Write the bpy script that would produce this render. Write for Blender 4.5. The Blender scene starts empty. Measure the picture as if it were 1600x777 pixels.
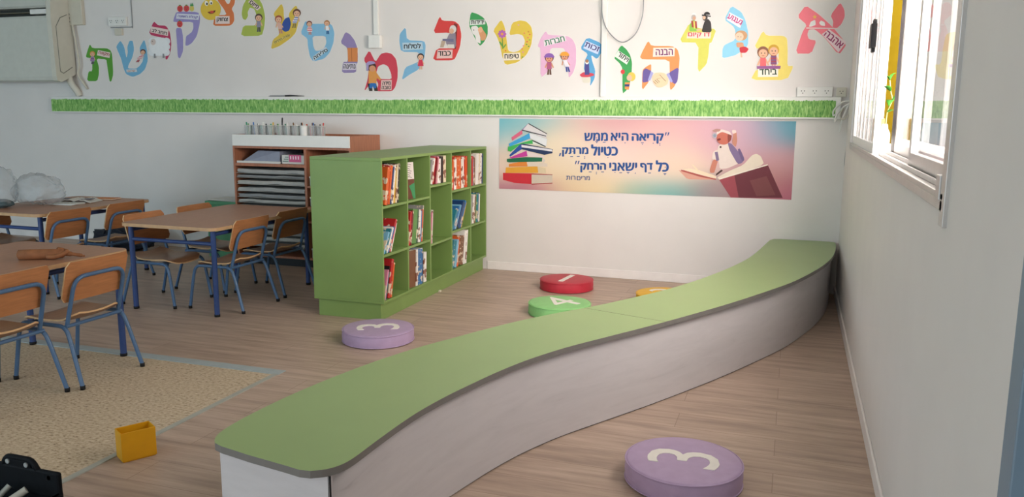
import bpy, bmesh, math, random
from mathutils import Vector, Matrix, Quaternion
from mathutils.geometry import tessellate_polygon
random.seed(7)
sc = bpy.context.scene
COL = sc.collection

# ---------------------------------------------------------------- camera
FPX, CX, CY, CAM_H = 1280.0, 800.0, 388.5, 1.5
def cam_axes(a, p, r):
    a, p, r = math.radians(a), math.radians(p), math.radians(r)
    fw = Vector((-math.sin(a)*math.cos(p), math.cos(a)*math.cos(p), -math.sin(p)))
    rt = Vector((math.cos(a), math.sin(a), 0)); up = rt.cross(fw)
    return math.cos(r)*rt + math.sin(r)*up, -math.sin(r)*rt + math.cos(r)*up, fw
RT, UP, FW = cam_axes(18.8, 9.6, 0.35)
cam_d = bpy.data.cameras.new('camera'); cam = bpy.data.objects.new('camera', cam_d); COL.objects.link(cam)
cam_d.sensor_width = 36; cam_d.lens = 36*FPX/1600; cam_d.clip_start = 0.05
cam.matrix_world = Matrix(((RT.x, UP.x, -FW.x, 0), (RT.y, UP.y, -FW.y, 0), (RT.z, UP.z, -FW.z, CAM_H), (0, 0, 0, 1)))
sc.camera = cam
def on_wall(px, py, Y):                      # measured photo point -> point on the wall plane y = Y
    r = FW + (px-CX)/FPX*RT - (py-CY)/FPX*UP
    return Vector((0, 0, CAM_H)) + r*(Y/r.y)

# ---------------------------------------------------------------- world, lights, exposure
sc.view_settings.view_transform = 'Standard'; sc.view_settings.look = 'None'
sc.view_settings.gamma = 1; sc.view_settings.use_curve_mapping = False
sc.view_settings.exposure = 0.22
w = bpy.data.worlds.new('sky'); sc.world = w; w.use_nodes = True
nt = w.node_tree; nt.nodes.clear()
tc = nt.nodes.new('ShaderNodeTexCoord'); sx = nt.nodes.new('ShaderNodeSeparateXYZ')
mr = nt.nodes.new('ShaderNodeMapRange'); mr.inputs['From Min'].default_value = -1; mr.inputs['From Max'].default_value = 1
mx = nt.nodes.new('ShaderNodeValToRGB')                  # overcast sky, brightest towards the sun's side (-y)
def sky(pos, v):
    e = mx.color_ramp.elements.new(pos); e.color = (v*1.04, v*0.925, v*0.875, 1)
mx.color_ramp.elements[0].color = (46, 40.5, 38, 1); mx.color_ramp.elements[1].color = (0.8, 0.74, 0.71, 1)
sky(0.22, 24); sky(0.40, 8.5); sky(0.70, 6.0); sky(0.93, 1.7)
bg = nt.nodes.new('ShaderNodeBackground'); wo = nt.nodes.new('ShaderNodeOutputWorld')
nt.links.new(tc.outputs['Generated'], sx.inputs[0]); nt.links.new(sx.outputs[1], mr.inputs['Value'])
nt.links.new(mr.outputs[0], mx.inputs[0]); nt.links.new(mx.outputs[0], bg.inputs[0]); nt.links.new(bg.outputs[0], wo.inputs[0])
bg.inputs[1].default_value = 1.0
WORLD_STRENGTH = bg
def area(name, loc, direction, sx_, sy_, power, color, portal=False):
    l = bpy.data.lights.new(name, 'AREA'); l.shape = 'RECTANGLE'; l.size = sx_; l.size_y = sy_
    l.energy = power; l.color = color
    if portal: l.cycles.is_portal = True
    o = bpy.data.objects.new(name, l); COL.objects.link(o); o.location = loc
    o.rotation_euler = Vector(direction).to_track_quat('-Z', 'Y').to_euler(); return o
area("window_daylight_portal", (0.78, 4.48, 1.95), (-1, 0, 0), 4.6, 1.7, 1, (1, 1, 1), True)
area('rear_fill', (-2.6, -3.4, 1.75), (0, 1, 0), 4.0, 1.9, 80, (0.92, 0.97, 1.0))       # added fill lamp standing in for unseen windows behind the camera
area('rear_fill_bluish', (-8.2, -3.4, 1.75), (-0.05, 1, 0), 4.5, 1.9, 150, (0.60, 0.90, 1.12))   # second added fill lamp, bluish, to tint the left of the room

# ---------------------------------------------------------------- materials
def lin(c):
    return tuple((v/12.92 if v <= 0.04045 else ((v+0.055)/1.055)**2.4) for v in c)
def hexc(h):
    h = h.lstrip('#'); return lin(tuple(int(h[i:i+2], 16)/255 for i in (0, 2, 4)))
MATS = {}
def mat(name, color, rough=0.5, noise=0.06, scale=14.0, metal=0.0, spec=0.4, stretch=None, bump=0.0, trans=0.0, alpha=1.0):
    if name in MATS: return MATS[name]
    m = bpy.data.materials.new(name); m.use_nodes = True; n = m.node_tree
    b = n.nodes['Principled BSDF']; c = hexc(color) if isinstance(color, str) else color
    b.inputs['Roughness'].default_value = rough; b.inputs['Metallic'].default_value = metal
    b.inputs['Specular IOR Level'].default_value = spec
    b.inputs['Transmission Weight'].default_value = trans; b.inputs['Alpha'].default_value = alpha
    t = n.nodes.new('ShaderNodeTexCoord'); mp = n.nodes.new('ShaderNodeMapping')
    if stretch: mp.inputs['Scale'].default_value = stretch
    nz = n.nodes.new('ShaderNodeTexNoise'); nz.inputs['Scale'].default_value = scale; nz.inputs['Detail'].default_value = 4
    rp = n.nodes.new('ShaderNodeValToRGB')
    rp.color_ramp.elements[0].position = 0.3; rp.color_ramp.elements[1].position = 0.7
    rp.color_ramp.elements[0].color = tuple(v*(1-noise) for v in c)+(1,)
    rp.color_ramp.elements[1].color = tuple(min(1, v*(1+noise)) for v in c)+(1,)
    n.links.new(t.outputs['Object'], mp.inputs[0]); n.links.new(mp.outputs[0], nz.inputs['Vector'])
    n.links.new(nz.outputs[0], rp.inputs[0]); n.links.new(rp.outputs[0], b.inputs['Base Color'])
    if bump:
        bp = n.nodes.new('ShaderNodeBump'); bp.inputs['Strength'].default_value = bump; bp.inputs['Distance'].default_value = 0.004
        n.links.new(nz.outputs[0], bp.inputs['Height']); n.links.new(bp.outputs[0], b.inputs['Normal'])
    MATS[name] = m; return m
def ink(h):                                  # flat printed or painted colour
    return mat('ink_'+h.lstrip('#'), h, 0.55, 0.02, 30)

M_WALL = mat('painted_wall', '#e3dfdb', 0.75, 0.02, 3, bump=0.15)
M_CEIL = mat('ceiling_paint', '#dcdcd8', 0.8, 0.02, 3)
M_SKIRT = mat('skirting_paint', '#ece7e4', 0.5, 0.04, 8)
M_GREEN = mat('green_laminate', '#7b9754', 0.42, 0.03, 5)
M_BENCH = mat('bench_green_laminate', '#95ae72', 0.34, 0.02, 5, spec=0.5)
M_EDGE = mat('grey_edge_band', '#77736f', 0.45, 0.04)
M_ALU = mat('aluminium', '#c6c4c2', 0.38, 0.04, 20, metal=0.55)
M_ALUW = mat('white_aluminium', '#efefec', 0.4, 0.02, 20)
M_PLASTIC = mat('white_plastic', '#e8e8e3', 0.4, 0.02)
M_BEIGE = mat('beige_plastic', '#cfcaba', 0.45, 0.03)
M_BLACK = mat('black_plastic', '#17181b', 0.5, 0.1)
M_RUBBER = mat('black_rubber', '#101012', 0.7, 0.1)
M_TUBE = mat('blue_painted_steel', '#4a6b90', 0.32, 0.05, 25, spec=0.5)
M_TLEG = mat('deep_blue_painted_steel', '#2f477c', 0.32, 0.05, 25, spec=0.5)
M_PLY = mat('beech_plywood', '#b87c50', 0.42, 0.12, 9, stretch=(1, 1, 9), spec=0.4)
M_SEAT = mat('beech_seat', '#aa8060', 0.38, 0.12, 9, stretch=(9, 1, 1), spec=0.4)
M_PLYEDGE = mat('plywood_edge', '#d8b184', 0.5, 0.1, 40)
M_TABLE = mat('beech_table_top', '#ad7d61', 0.4, 0.08, 6, stretch=(7, 1, 1))
M_TEDGE = mat('beech_edge', '#c9a27a', 0.45, 0.08, 20)
M_CAB = mat('cherry_veneer', '#ad7256', 0.45, 0.14, 7, stretch=(8, 8, 1))
M_PAPER = mat('paper', '#dcdcd6', 0.8, 0.03)
M_PAGES = mat('book_pages', '#e3ddcd', 0.85, 0.06, 60)

def wood_floor():
    m = bpy.data.materials.new('laminate_floor'); m.use_nodes = True; n = m.node_tree; L = n.links
    b = n.nodes['Principled BSDF']; b.inputs['Roughness'].default_value = 0.42; b.inputs['Specular IOR Level'].default_value = 0.35
    t = n.nodes.new('ShaderNodeTexCoord')
    br = n.nodes.new('ShaderNodeTexBrick'); br.inputs['Scale'].default_value = 1.0
    br.inputs['Brick Width'].default_value = 1.25; br.inputs['Row Height'].default_value = 0.19
    br.inputs['Mortar Size'].default_value = 0.0016; br.inputs['Mortar Smooth'].default_value = 0.2; br.offset = 0.37
    br.inputs['Color1'].default_value = (0.25, 0.25, 0.25, 1); br.inputs['Color2'].default_value = (0.8, 0.8, 0.8, 1)
    br.inputs['Mortar'].default_value = (0.0, 0.0, 0.0, 1)
    L.new(t.outputs['Object'], br.inputs['Vector'])
    mp = n.nodes.new('ShaderNodeMapping'); mp.inputs['Scale'].default_value = (0.9, 9, 1)
    L.new(t.outputs['Object'], mp.inputs[0])
    nz = n.nodes.new('ShaderNodeTexNoise'); nz.inputs['Scale'].default_value = 2.2; nz.inputs['Detail'].default_value = 6; nz.inputs['Roughness'].default_value = 0.6
    L.new(mp.outputs[0], nz.inputs['Vector'])
    mp2 = n.nodes.new('ShaderNodeMapping'); mp2.inputs['Scale'].default_value = (2.5, 60, 1)
    L.new(t.outputs['Object'], mp2.inputs[0])
    nf = n.nodes.new('ShaderNodeTexNoise'); nf.inputs['Scale'].default_value = 2.0; nf.inputs['Detail'].default_value = 3
    L.new(mp2.outputs[0], nf.inputs['Vector'])
    rp = n.nodes.new('ShaderNodeValToRGB'); e = rp.color_ramp.elements
    e[0].position = 0.28; e[0].color = hexc('#9a8576')+(1,); e[1].position = 0.72; e[1].color = hexc('#c5ae9d')+(1,)
    x = e.new(0.5); x.color = hexc('#b29b8a')+(1,)
    ad = n.nodes.new('ShaderNodeMath'); ad.operation = 'MULTIPLY_ADD'; ad.inputs[1].default_value = 0.22; 
    L.new(nf.outputs[0], ad.inputs[0])
    s0 = n.nodes.new('ShaderNodeMath'); s0.operation = 'MULTIPLY_ADD'; s0.inputs[1].default_value = 0.18
    sep = n.nodes.new('ShaderNodeSeparateColor'); L.new(br.outputs['Color'], sep.inputs[0]); L.new(sep.outputs[0], s0.inputs[0])
    sb = n.nodes.new('ShaderNodeMath'); sb.operation = 'SUBTRACT'; sb.inputs[1].default_value = 0.19
    L.new(nz.outputs[0], sb.inputs[0]); L.new(sb.outputs[0], s0.inputs[2]); L.new(s0.outputs[0], ad.inputs[2])
    L.new(ad.outputs[0], rp.inputs[0])
    mm = n.nodes.new('ShaderNodeMix'); mm.data_type = 'RGBA'; mm.inputs[7].default_value = hexc('#917b69')+(1,)
    L.new(br.outputs['Fac'], mm.inputs[0]); L.new(rp.outputs[0], mm.inputs[6]); L.new(mm.outputs[2], b.inputs['Base Color'])
    return m
def terrazzo():
    m = bpy.data.materials.new('terrazzo'); m.use_nodes = True; n = m.node_tree; L = n.links
    b = n.nodes['Principled BSDF']; b.inputs['Roughness'].default_value = 0.5; b.inputs['Specular IOR Level'].default_value = 0.3
    t = n.nodes.new('ShaderNodeTexCoord')
    mp = n.nodes.new('ShaderNodeMapping'); mp.inputs['Scale'].default_value = (1, 1.5, 1); L.new(t.outputs['Object'], mp.inputs[0])
    v = n.nodes.new('ShaderNodeTexNoise'); v.inputs['Scale'].default_value = 48; v.inputs['Detail'].default_value = 4; v.inputs['Roughness'].default_value = 0.65; L.new(mp.outputs[0], v.inputs['Vector'])
    rp = n.nodes.new('ShaderNodeValToRGB'); e = rp.color_ramp.elements
    e[0].position = 0.31; e[0].color = hexc('#6f5b46')+(1,); e[1].position = 0.66; e[1].color = hexc('#d8c8ae')+(1,)
    x = e.new(0.42); x.color = hexc('#bba487')+(1,); L.new(v.outputs[0], rp.inputs[0])
    L.new(rp.outputs[0], b.inputs['Base Color'])
    return m
def grass_print():
    m = bpy.data.materials.new('grass_print'); m.use_nodes = True; n = m.node_tree; L = n.links
    b = n.nodes['Principled BSDF']; b.inputs['Roughness'].default_value = 0.6
    t = n.nodes.new('ShaderNodeTexCoord'); mp = n.nodes.new('ShaderNodeMapping'); mp.inputs['Scale'].default_value = (55, 1, 14)
    L.new(t.outputs['Object'], mp.inputs[0])
    z = n.nodes.new('ShaderNodeTexNoise'); z.inputs['Scale'].default_value = 1.6; z.inputs['Detail'].default_value = 5; z.inputs['Distortion'].default_value = 0.6
    L.new(mp.outputs[0], z.inputs['Vector'])
    rp = n.nodes.new('ShaderNodeValToRGB'); e = rp.color_ramp.elements
    e[0].position = 0.32; e[0].color = hexc('#4f8f3e')+(1,); e[1].position = 0.72; e[1].color = hexc('#b9dc8e')+(1,)
    x = e.new(0.52); x.color = hexc('#86bd60')+(1,)
    L.new(z.outputs[0], rp.inputs[0]); L.new(rp.outputs[0], b.inputs['Base Color']); return m
def whitewash():
    m = bpy.data.materials.new('whitewashed_wood'); m.use_nodes = True; n = m.node_tree; L = n.links
    b = n.nodes['Principled BSDF']; b.inputs['Roughness'].default_value = 0.5
    t = n.nodes.new('ShaderNodeTexCoord'); mp = n.nodes.new('ShaderNodeMapping'); mp.inputs['Scale'].default_value = (1.2, 1.2, 9)
    L.new(t.outputs['Object'], mp.inputs[0])
    z = n.nodes.new('ShaderNodeTexNoise'); z.inputs['Scale'].default_value = 2.5; z.inputs['Detail'].default_value = 7; z.inputs['Roughness'].default_value = 0.6; z.inputs['Distortion'].default_value = 0.8
    L.new(mp.outputs[0], z.inputs['Vector'])
    rp = n.nodes.new('ShaderNodeValToRGB'); e = rp.color_ramp.elements
    e[0].position = 0.20; e[0].color = hexc('#b0abac')+(1,); e[1].position = 0.6; e[1].color = hexc('#cbc6c7')+(1,)
    x = e.new(0.34); x.color = hexc('#c5c0c1')+(1,)
    L.new(z.outputs[0], rp.inputs[0]); L.new(rp.outputs[0], b.inputs['Base Color']); return m
M_FLOOR, M_TERR, M_GRASS, M_WASH = wood_floor(), terrazzo(), grass_print(), whitewash()
def glass_mat(name, tint, rough=0.0, refl=1.5):
    m = bpy.data.materials.new(name); m.use_nodes = True; n = m.node_tree; n.nodes.remove(n.nodes['Principled BSDF'])
    tr = n.nodes.new('ShaderNodeBsdfTransparent'); tr.inputs[0].default_value = tint+(1,)
    gl = n.nodes.new('ShaderNodeBsdfGlossy'); gl.inputs['Roughness'].default_value = rough
    fr = n.nodes.new('ShaderNodeFresnel'); fr.inputs[0].default_value = refl; ms = n.nodes.new('ShaderNodeMixShader')
    ge = n.nodes.new('ShaderNodeNewGeometry'); ft = n.nodes.new('ShaderNodeMath'); ft.operation = 'SUBTRACT'; ft.inputs[0].default_value = 1; ft.use_clamp = True
    n.links.new(ge.outputs['Backfacing'], ft.inputs[1]); mu = n.nodes.new('ShaderNodeMath'); mu.operation = 'MULTIPLY'
    n.links.new(fr.outputs[0], mu.inputs[0]); n.links.new(ft.outputs[0], mu.inputs[1])    # mirror only where light enters the sheet
    n.links.new(mu.outputs[0], ms.inputs[0]); n.links.new(tr.outputs[0], ms.inputs[1]); n.links.new(gl.outputs[0], ms.inputs[2])
    n.links.new(ms.outputs[0], n.nodes['Material Output'].inputs[0]); return m
M_GLASS = glass_mat('window_glass', (0.92, 0.93, 0.93))
M_JAR = mat('milky_clear_plastic', '#e3e8e8', 0.2, 0.03, 20, spec=0.6, alpha=0.3)

# ---------------------------------------------------------------- mesh helpers
def finish(name, bm, m, parent=None, smooth=False, recalc=True):
    if recalc: bmesh.ops.recalc_face_normals(bm, faces=bm.faces)
    me = bpy.data.meshes.new(name); bm.to_mesh(me); bm.free()
    for q in (m if isinstance(m, (list, tuple)) else [m]): me.materials.append(q)
    if smooth:
        for p in me.polygons: p.use_smooth = True
        if smooth is not True:
            try: me.set_sharp_from_angle(angle=math.radians(smooth))
            except Exception: pass
    o = bpy.data.objects.new(name, me); COL.objects.link(o)
    if parent: o.parent = parent
    return o
def tag(o, label=None, cat=None, group=None, kind=None):
    if label: o['label'] = label
    if cat: o['category'] = cat
    if group: o['group'] = group
    if kind: o['kind'] = kind
    return o
def empty(name, loc=(0, 0, 0), rz=0, label=None, cat=None, group=None):
    o = bpy.data.objects.new(name, None); COL.objects.link(o); o.location = loc; o.rotation_euler = (0, 0, rz)
    o.empty_display_size = 0.05
    return tag(o, label, cat, group)
def copy_tree(o, parent=None):
    kids = [k for k in COL.objects if k.parent is o]
    c = o.copy(); COL.objects.link(c)
    if parent: c.parent = parent
    for k in kids: copy_tree(k, c)
    return c
def box(bm, x0, x1, y0, y1, z0, z1, bev=0.0, mi=0):
    r = bmesh.ops.create_cube(bm, size=1, matrix=Matrix.Translation(((x0+x1)/2, (y0+y1)/2, (z0+z1)/2)) @ Matrix.Diagonal((abs(x1-x0), abs(y1-y0), abs(z1-z0), 1)))
    fs = set(f for v in r['verts'] for f in v.link_faces)
    for f in fs: f.material_index = mi
    if bev:
        es = list(set(e for v in r['verts'] for e in v.link_edges))
        bmesh.ops.bevel(bm, geom=es, offset=bev, segments=2, affect='EDGES', profile=0.5)
def boxo(name, b, m, parent=None, bev=0.0):
    bm = bmesh.new(); box(bm, *b, bev=bev); return finish(name, bm, m, parent)
def fillet(pts, rad, n=5):
    pts = [Vector(p) for p in pts]; out = [pts[0]]
    for i in range(1, len(pts)-1):
        a, b, c = pts[i-1], pts[i], pts[i+1]
        r = min(rad, (a-b).length*0.49, (c-b).length*0.49)
        p0 = b+(a-b).normalized()*r; p1 = b+(c-b).normalized()*r
        for k in range(n+1):
            t = k/n; out.append(p0*(1-t)**2 + b*2*t*(1-t) + p1*t*t)
    out.append(pts[-1]); return out
def tube(bm, pts, r, seg=10, cap=True, mi=0):
    pts = [Vector(p) for p in pts]; rings = []; nrm = None
    for i, p in enumerate(pts):
        d = ((pts[i+1]-p) if i < len(pts)-1 else Vector((0, 0, 0))) if i == 0 else ((p-pts[i-1]) if i == len(pts)-1 else (pts[i+1]-p).normalized()+(p-pts[i-1]).normalized())
        d.normalize()
        if nrm is None:
            nrm = d.orthogonal().normalized()
        else:
            nrm = (nrm - d*nrm.dot(d)).normalized()
        bn = d.cross(nrm); rr = r[i] if isinstance(r, (list, tuple)) else r
        rings.append([bm.verts.new(p+rr*(math.cos(2*math.pi*k/seg)*nrm+math.sin(2*math.pi*k/seg)*bn)) for k in range(seg)])
    for a, b in zip(rings, rings[1:]):
        for k in range(seg):
            f = bm.faces.new((a[k], a[(k+1) % seg], b[(k+1) % seg], b[k])); f.material_index = mi; f.smooth = True
    if cap:
        bm.faces.new(rings[0][::-1]).material_index = mi; bm.faces.new(rings[-1]).material_index = mi
def tubeo(name, pts, r, m, parent=None, seg=10):
    bm = bmesh.new(); tube(bm, pts, r, seg); return finish(name, bm, m, parent, 50)
def lathe(bm, prof, seg=32, c=(0, 0, 0), mi=0, smooth=True):
    rings = []
    for r, z in prof:
        if r < 1e-6: rings.append([bm.verts.new((c[0], c[1], c[2]+z))])
        else: rings.append([bm.verts.new((c[0]+r*math.cos(2*math.pi*k/seg), c[1]+r*math.sin(2*math.pi*k/seg), c[2]+z)) for k in range(seg)])
    for a, b in zip(rings, rings[1:]):
        for k in range(seg):
            k2 = (k+1) % seg
            if len(a) == 1 and len(b) == 1: continue
            if len(a) == 1: f = bm.faces.new((a[0], b[k2], b[k]))
            elif len(b) == 1: f = bm.faces.new((a[k], a[k2], b[0]))
            else: f = bm.faces.new((a[k], a[k2], b[k2], b[k]))
            f.material_index = mi; f.smooth = smooth
def prism(bm, loop, z0, z1, mi_top=0, mi_side=0, mi_bot=None):
    """closed loop of (x, y) extruded from z0 to z1"""
    bot = [bm.verts.new((x, y, z0)) for x, y in loop]; top = [bm.verts.new((x, y, z1)) for x, y in loop]
    tris = tessellate_polygon([[Vector((x, y, 0)) for x, y in loop]])
    for t in tris:
        for vs, mi in ((top, mi_top), (bot, mi_side if mi_bot is None else mi_bot)):
            try: bm.faces.new([vs[i] for i in t]).material_index = mi
            except ValueError: pass
    n = len(loop)
    for i in range(n):
        j = (i+1) % n
        bm.faces.new((bot[i], bot[j], top[j], top[i])).material_index = mi_side
def spline(pts, n=6):
    pts = [Vector(p) for p in pts]; out = []
    for i in range(len(pts)-1):
        p0 = pts[max(i-1, 0)]; p1 = pts[i]; p2 = pts[i+1]; p3 = pts[min(i+2, len(pts)-1)]
        for k in range(n):
            t = k/n
            out.append(0.5*((2*p1)+(p2-p0)*t+(2*p0-5*p1+4*p2-p3)*t*t+(-p0+3*p1-3*p2+p3)*t**3))
    out.append(pts[-1]); return out

# ---- lettering: the built-in font's outlines as a mesh in unit box (u along, v up)
_TXT = {}
def glyph_tris(s, bold=0.0):
    key = (s, bold)
    if key in _TXT: return _TXT[key]
    c = bpy.data.curves.new('lettering', 'FONT'); c.body = s; c.offset = bold; c.resolution_u = 3; c.fill_mode = 'NONE'
    o = bpy.data.objects.new('lettering', c); COL.objects.link(o)
    dg = bpy.context.evaluated_depsgraph_get(); me = bpy.data.meshes.new_from_object(o.evaluated_get(dg))
    co = [v.co.copy() for v in me.vertices]; nxt = {}
    for e in me.edges: nxt.setdefault(e.vertices[0], []).append(e.vertices[1]); nxt.setdefault(e.vertices[1], []).append(e.vertices[0])
    bpy.data.objects.remove(o); bpy.data.curves.remove(c); bpy.data.meshes.remove(me)
    seen, loops = set(), []
    for st_ in range(len(co)):
        if st_ in seen or st_ not in nxt: continue
        lp, prev, cur = [], None, st_
        while cur not in seen:
            seen.add(cur); lp.append(cur); k = [q for q in nxt[cur] if q != prev and q not in seen]; prev = cur
            if not k: break
            cur = min(k, key=lambda q: abs(q-cur))
        if len(lp) > 2: loops.append(lp)
    def inside(p, lp):
        r_ = False
        for i in range(len(lp)):
            a_, b_ = co[lp[i]], co[lp[i-1]]
            if (a_.y > p.y) != (b_.y > p.y) and p.x < (b_.x-a_.x)*(p.y-a_.y)/(b_.y-a_.y)+a_.x: r_ = not r_
        return r_
    def size(lp): return max(co[i].x for i in lp)-min(co[i].x for i in lp)
    def sarea(lp): return sum(co[lp[i-1]].x*co[lp[i]].y-co[lp[i]].x*co[lp[i-1]].y for i in range(len(lp)))
    holes = {}
    for lp in loops:
        for q in loops:
            if q is not lp and size(q) > size(lp) and all(inside(co[i], q) for i in lp): holes[id(lp)] = q
    vs, fs = [], []
    for lp in loops:
        if id(lp) in holes: continue
        grp = [lp]+[h for h in loops if holes.get(id(h)) is lp]; b0 = len(vs); fl = [i for g_ in grp for i in g_]
        vs += [co[i] for i in fl]; fs += [tuple(b0+i for i in t) for t in tessellate_polygon([[Vector((co[i].x, co[i].y, 0)) for i in g_] for g_ in grp])]
    x0 = min(v.x for v in vs); x1 = max(v.x for v in vs); y0 = min(v.y for v in vs); y1 = max(v.y for v in vs)
    vs = [((v.x-x0)/(x1-x0), (v.y-y0)/(y1-y0)) for v in vs]
    _TXT[key] = (vs, fs, (x1-x0)/(y1-y0)); return _TXT[key]
# ================================================================ SETTING
BW, RW, CEIL = 7.21, 0.40, 3.05
XL, YN = -11.0, -3.5
def struct(name, bm, m): return tag(finish(name, bm, m), kind='structure')
def sbox(name, b, m, bev=0.0): return tag(boxo(name, b, m, None, bev), kind='structure')
TX, TY = -2.74, 3.82                      # inner corner of the old terrazzo field
bm = bmesh.new()
box(bm, TX, RW+0.2, YN, BW+0.15, -0.06, 0.0); box(bm, XL, TX, TY, BW+0.15, -0.06, 0.0)
struct('floor', bm, M_FLOOR)
sbox('floor_tiles', (XL, TX, YN, TY, -0.06, 0.0), M_TERR)
M_TRIMM = mat('grey_transition_strip', '#a6b1b3', 0.5, 0.05)
sbox('trim_1', (XL, TX+0.035, TY, TY+0.075, 0.0, 0.004), M_TRIMM)
sbox('trim_2', (TX, TX+0.03, YN, TY, 0.0, 0.005), mat('pale_transition_strip', '#a9aaa2', 0.5, 0.05))
sbox('wall_back', (XL, RW+0.2, BW, BW+0.15, 0, CEIL), M_WALL)
sbox('wall_left', (XL-0.15, XL, YN, BW+0.15, 0, CEIL), M_WALL)
sbox('wall_rear', (XL, RW+0.2, YN-.15, YN, 0, CEIL), M_WALL)
sbox('ceiling', (XL, RW+0.2, YN, BW+0.15, CEIL, CEIL+0.1), M_CEIL)
WY0, WY1, WZ0, WZ1 = 2.46, 6.50, 1.235, 2.75   # window opening
bm = bmesh.new()
box(bm, RW, RW+0.2, 1.58, BW, 0, WZ0); box(bm, RW, RW+0.2, 1.58, BW, WZ1, CEIL)
box(bm, RW, RW+0.2, 1.58, WY0, WZ0, WZ1); box(bm, RW, RW+0.2, WY1, BW, WZ0, WZ1)
box(bm, RW, RW+0.2, YN, 0.62, 0, CEIL); box(bm, RW, RW+0.2, 0.62, 1.58, 2.1, CEIL)
struct('wall_right', bm, M_WALL)
d = boxo('door_1', (RW+0.03, RW+0.07, 0.62, 1.58, 0.0, 2.1), mat('blue_grey_door_paint', '#7b8f9f', 0.45, 0.05, 6)); tag(d, kind='structure')
bm = bmesh.new(); box(bm, RW-0.02, RW+0.03, 1.50, 1.575, 0, 2.16, 0.003); struct('trim_3', bm, MATS['blue_grey_door_paint'])
bm = bmesh.new(); box(bm, -2.70, RW-0.012, BW-0.012, BW, 0, 0.078, 0.004); box(bm, XL, -5.12, BW-0.012, BW, 0, 0.078, 0.004); struct('baseboard_back', bm, M_SKIRT)
bm = bmesh.new(); box(bm, RW-0.012, RW, 1.58, BW, 0, 0.075, 0.004); struct('baseboard_right', bm, M_SKIRT)

# dado trunking with the grass frieze
r = empty('cable_ledge', (-3.8, BW, 1.53), label='long white wall ledge faced with printed green grass strip', cat='ledge')
def wm(o):
    m = o.matrix_basis.copy()
    return wm(o.parent) @ o.matrix_parent_inverse @ m if o.parent else m
def adopt(o, parent):                         # geometry already stands in world space
    o.parent = parent; o.matrix_parent_inverse = wm(parent).inverted(); return o
def child_box(name, b, m, parent, bev=0.0): return adopt(boxo(name, b, m, None, bev), parent)
LX0, LX1 = -7.905, 0.30
child_box('trunking', (LX0, LX1+0.04, BW-0.05, BW, 1.442, 1.618), M_PLASTIC, r, 0.003)
bm = bmesh.new(); n = 420; yb = BW-0.0515
for i in range(n):
    xa = LX0+0.002+(LX1-LX0)*i/n; xb = LX0+0.002+(LX1-LX0)*(i+1)/n; zt = 1.588+random.uniform(-0.004, 0.005)
    v = [bm.verts.new(p) for p in ((xa, yb, 1.456), (xb, yb, 1.456), (xb, yb, zt-random.uniform(0, .003)), ((xa+xb)/2, yb, zt+0.004), (xa, yb, zt-0.002))]
    bm.faces.new(v)
g = adopt(finish('grass_strip', bm, M_GRASS), r); g['label'] = 'printed green grass strip'

# vertical conduits on the back wall
r = empty('cable_conduit', (-3.83, BW, 2.5), label='white vertical conduit ending in small box above red mem sticker', cat='conduit')
child_box('channel', (-3.853, -3.805, BW-0.026, BW, 2.20, CEIL), M_PLASTIC, r, 0.003)
child_box('end_box', (-3.90, -3.775, BW-0.05, BW, 2.075, 2.195), M_PLASTIC, r, 0.005)
o = boxo('cable_conduit', (-1.635, -1.59, BW-0.03, BW, 1.62, CEIL), M_PLASTIC, None, 0.003)
tag(o, 'white vertical conduit running from ledge up between blue zayin and green vav stickers', 'conduit')

# ================================================================ WINDOW
win = empty('window_1', (RW, 4.48, 1.3)); tag(win, kind='structure')
def wbox(name, bs, m, parent=win):
    bm = bmesh.new()
    for b in bs: box(bm, *b, bev=0.002)
    return adopt(finish(name, bm, m), parent)
fr = wbox('window_frame', [
    (RW-0.012, RW+0.17, WY0-0.03, WY0+0.035, 1.195, WZ1), (RW-0.012, RW+0.17, WY1-0.035, WY1+0.02, WZ0, WZ1),
    (RW-0.012, RW+0.17, WY0, WY1, WZ0, WZ0+0.03), (RW-0.012, RW+0.17, WY0, WY1, WZ1-0.04, WZ1),
    (RW-0.012, RW-0.002, WY0, WY1, WZ0+0.03, WZ0+0.048), (RW+0.046, RW+0.054, WY0, WY1, WZ0+0.03, WZ0+0.05), (RW+0.106, RW+0.114, WY0, WY1, WZ0+0.03, WZ0+0.05)], M_ALU)
def sash(x0, x1, y0, y1, m, gl=True, name='sash'):
    z0, z1 = WZ0+0.034, WZ1-0.045; s = 0.055
    o = wbox(name, [(x0, x1, y0, y0+s, z0, z1), (x0, x1, y1-s, y1, z0, z1), (x0, x1, y0+s, y1-s, z0, z0+0.065), (x0, x1, y0+s, y1-s, z1-0.05, z1)], m)
    if gl:
        g = wbox('pane', [((x0+x1)/2-0.003, (x0+x1)/2+0.003, y0+s, y1-s, z0+0.06, z1-0.05)], M_GLASS, o)
    return o
sash(RW+0.065, RW+0.095, 2.50, 3.86, M_ALU)
sash(RW+0.125, RW+0.155, 2.50, 4.98, M_ALU)
s3 = sash(RW+0.002, RW+0.032, 4.80, 6.46, M_ALUW, False)
M_FROST = glass_mat('grey_pane_glass', (0.5, 0.5, 0.5), 0.06)
wbox('pane', [(RW+0.012, RW+0.022, 4.855, 6.405, WZ0+.095, WZ1-.09)], M_FROST, s3)
for k in range(5): wbox('pane_rib', [(RW+0.006, RW+0.012, 5.05+k*.27, 5.065+k*.27, WZ0+.095, WZ1-.09)], M_ALU, s3)
wbox('sash_handle', [(RW-0.026, RW+0.004, 5.12, 5.24, 1.86, 1.99), (RW-0.016, RW+0.002, 5.14, 5.22, 1.835, 2.015)], M_BLACK, s3)
wbox('gasket', [(RW+0.125, RW+0.155, 4.981, 5.16, WZ0+0.04, WZ1-0.045)], M_BLACK)
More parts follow.
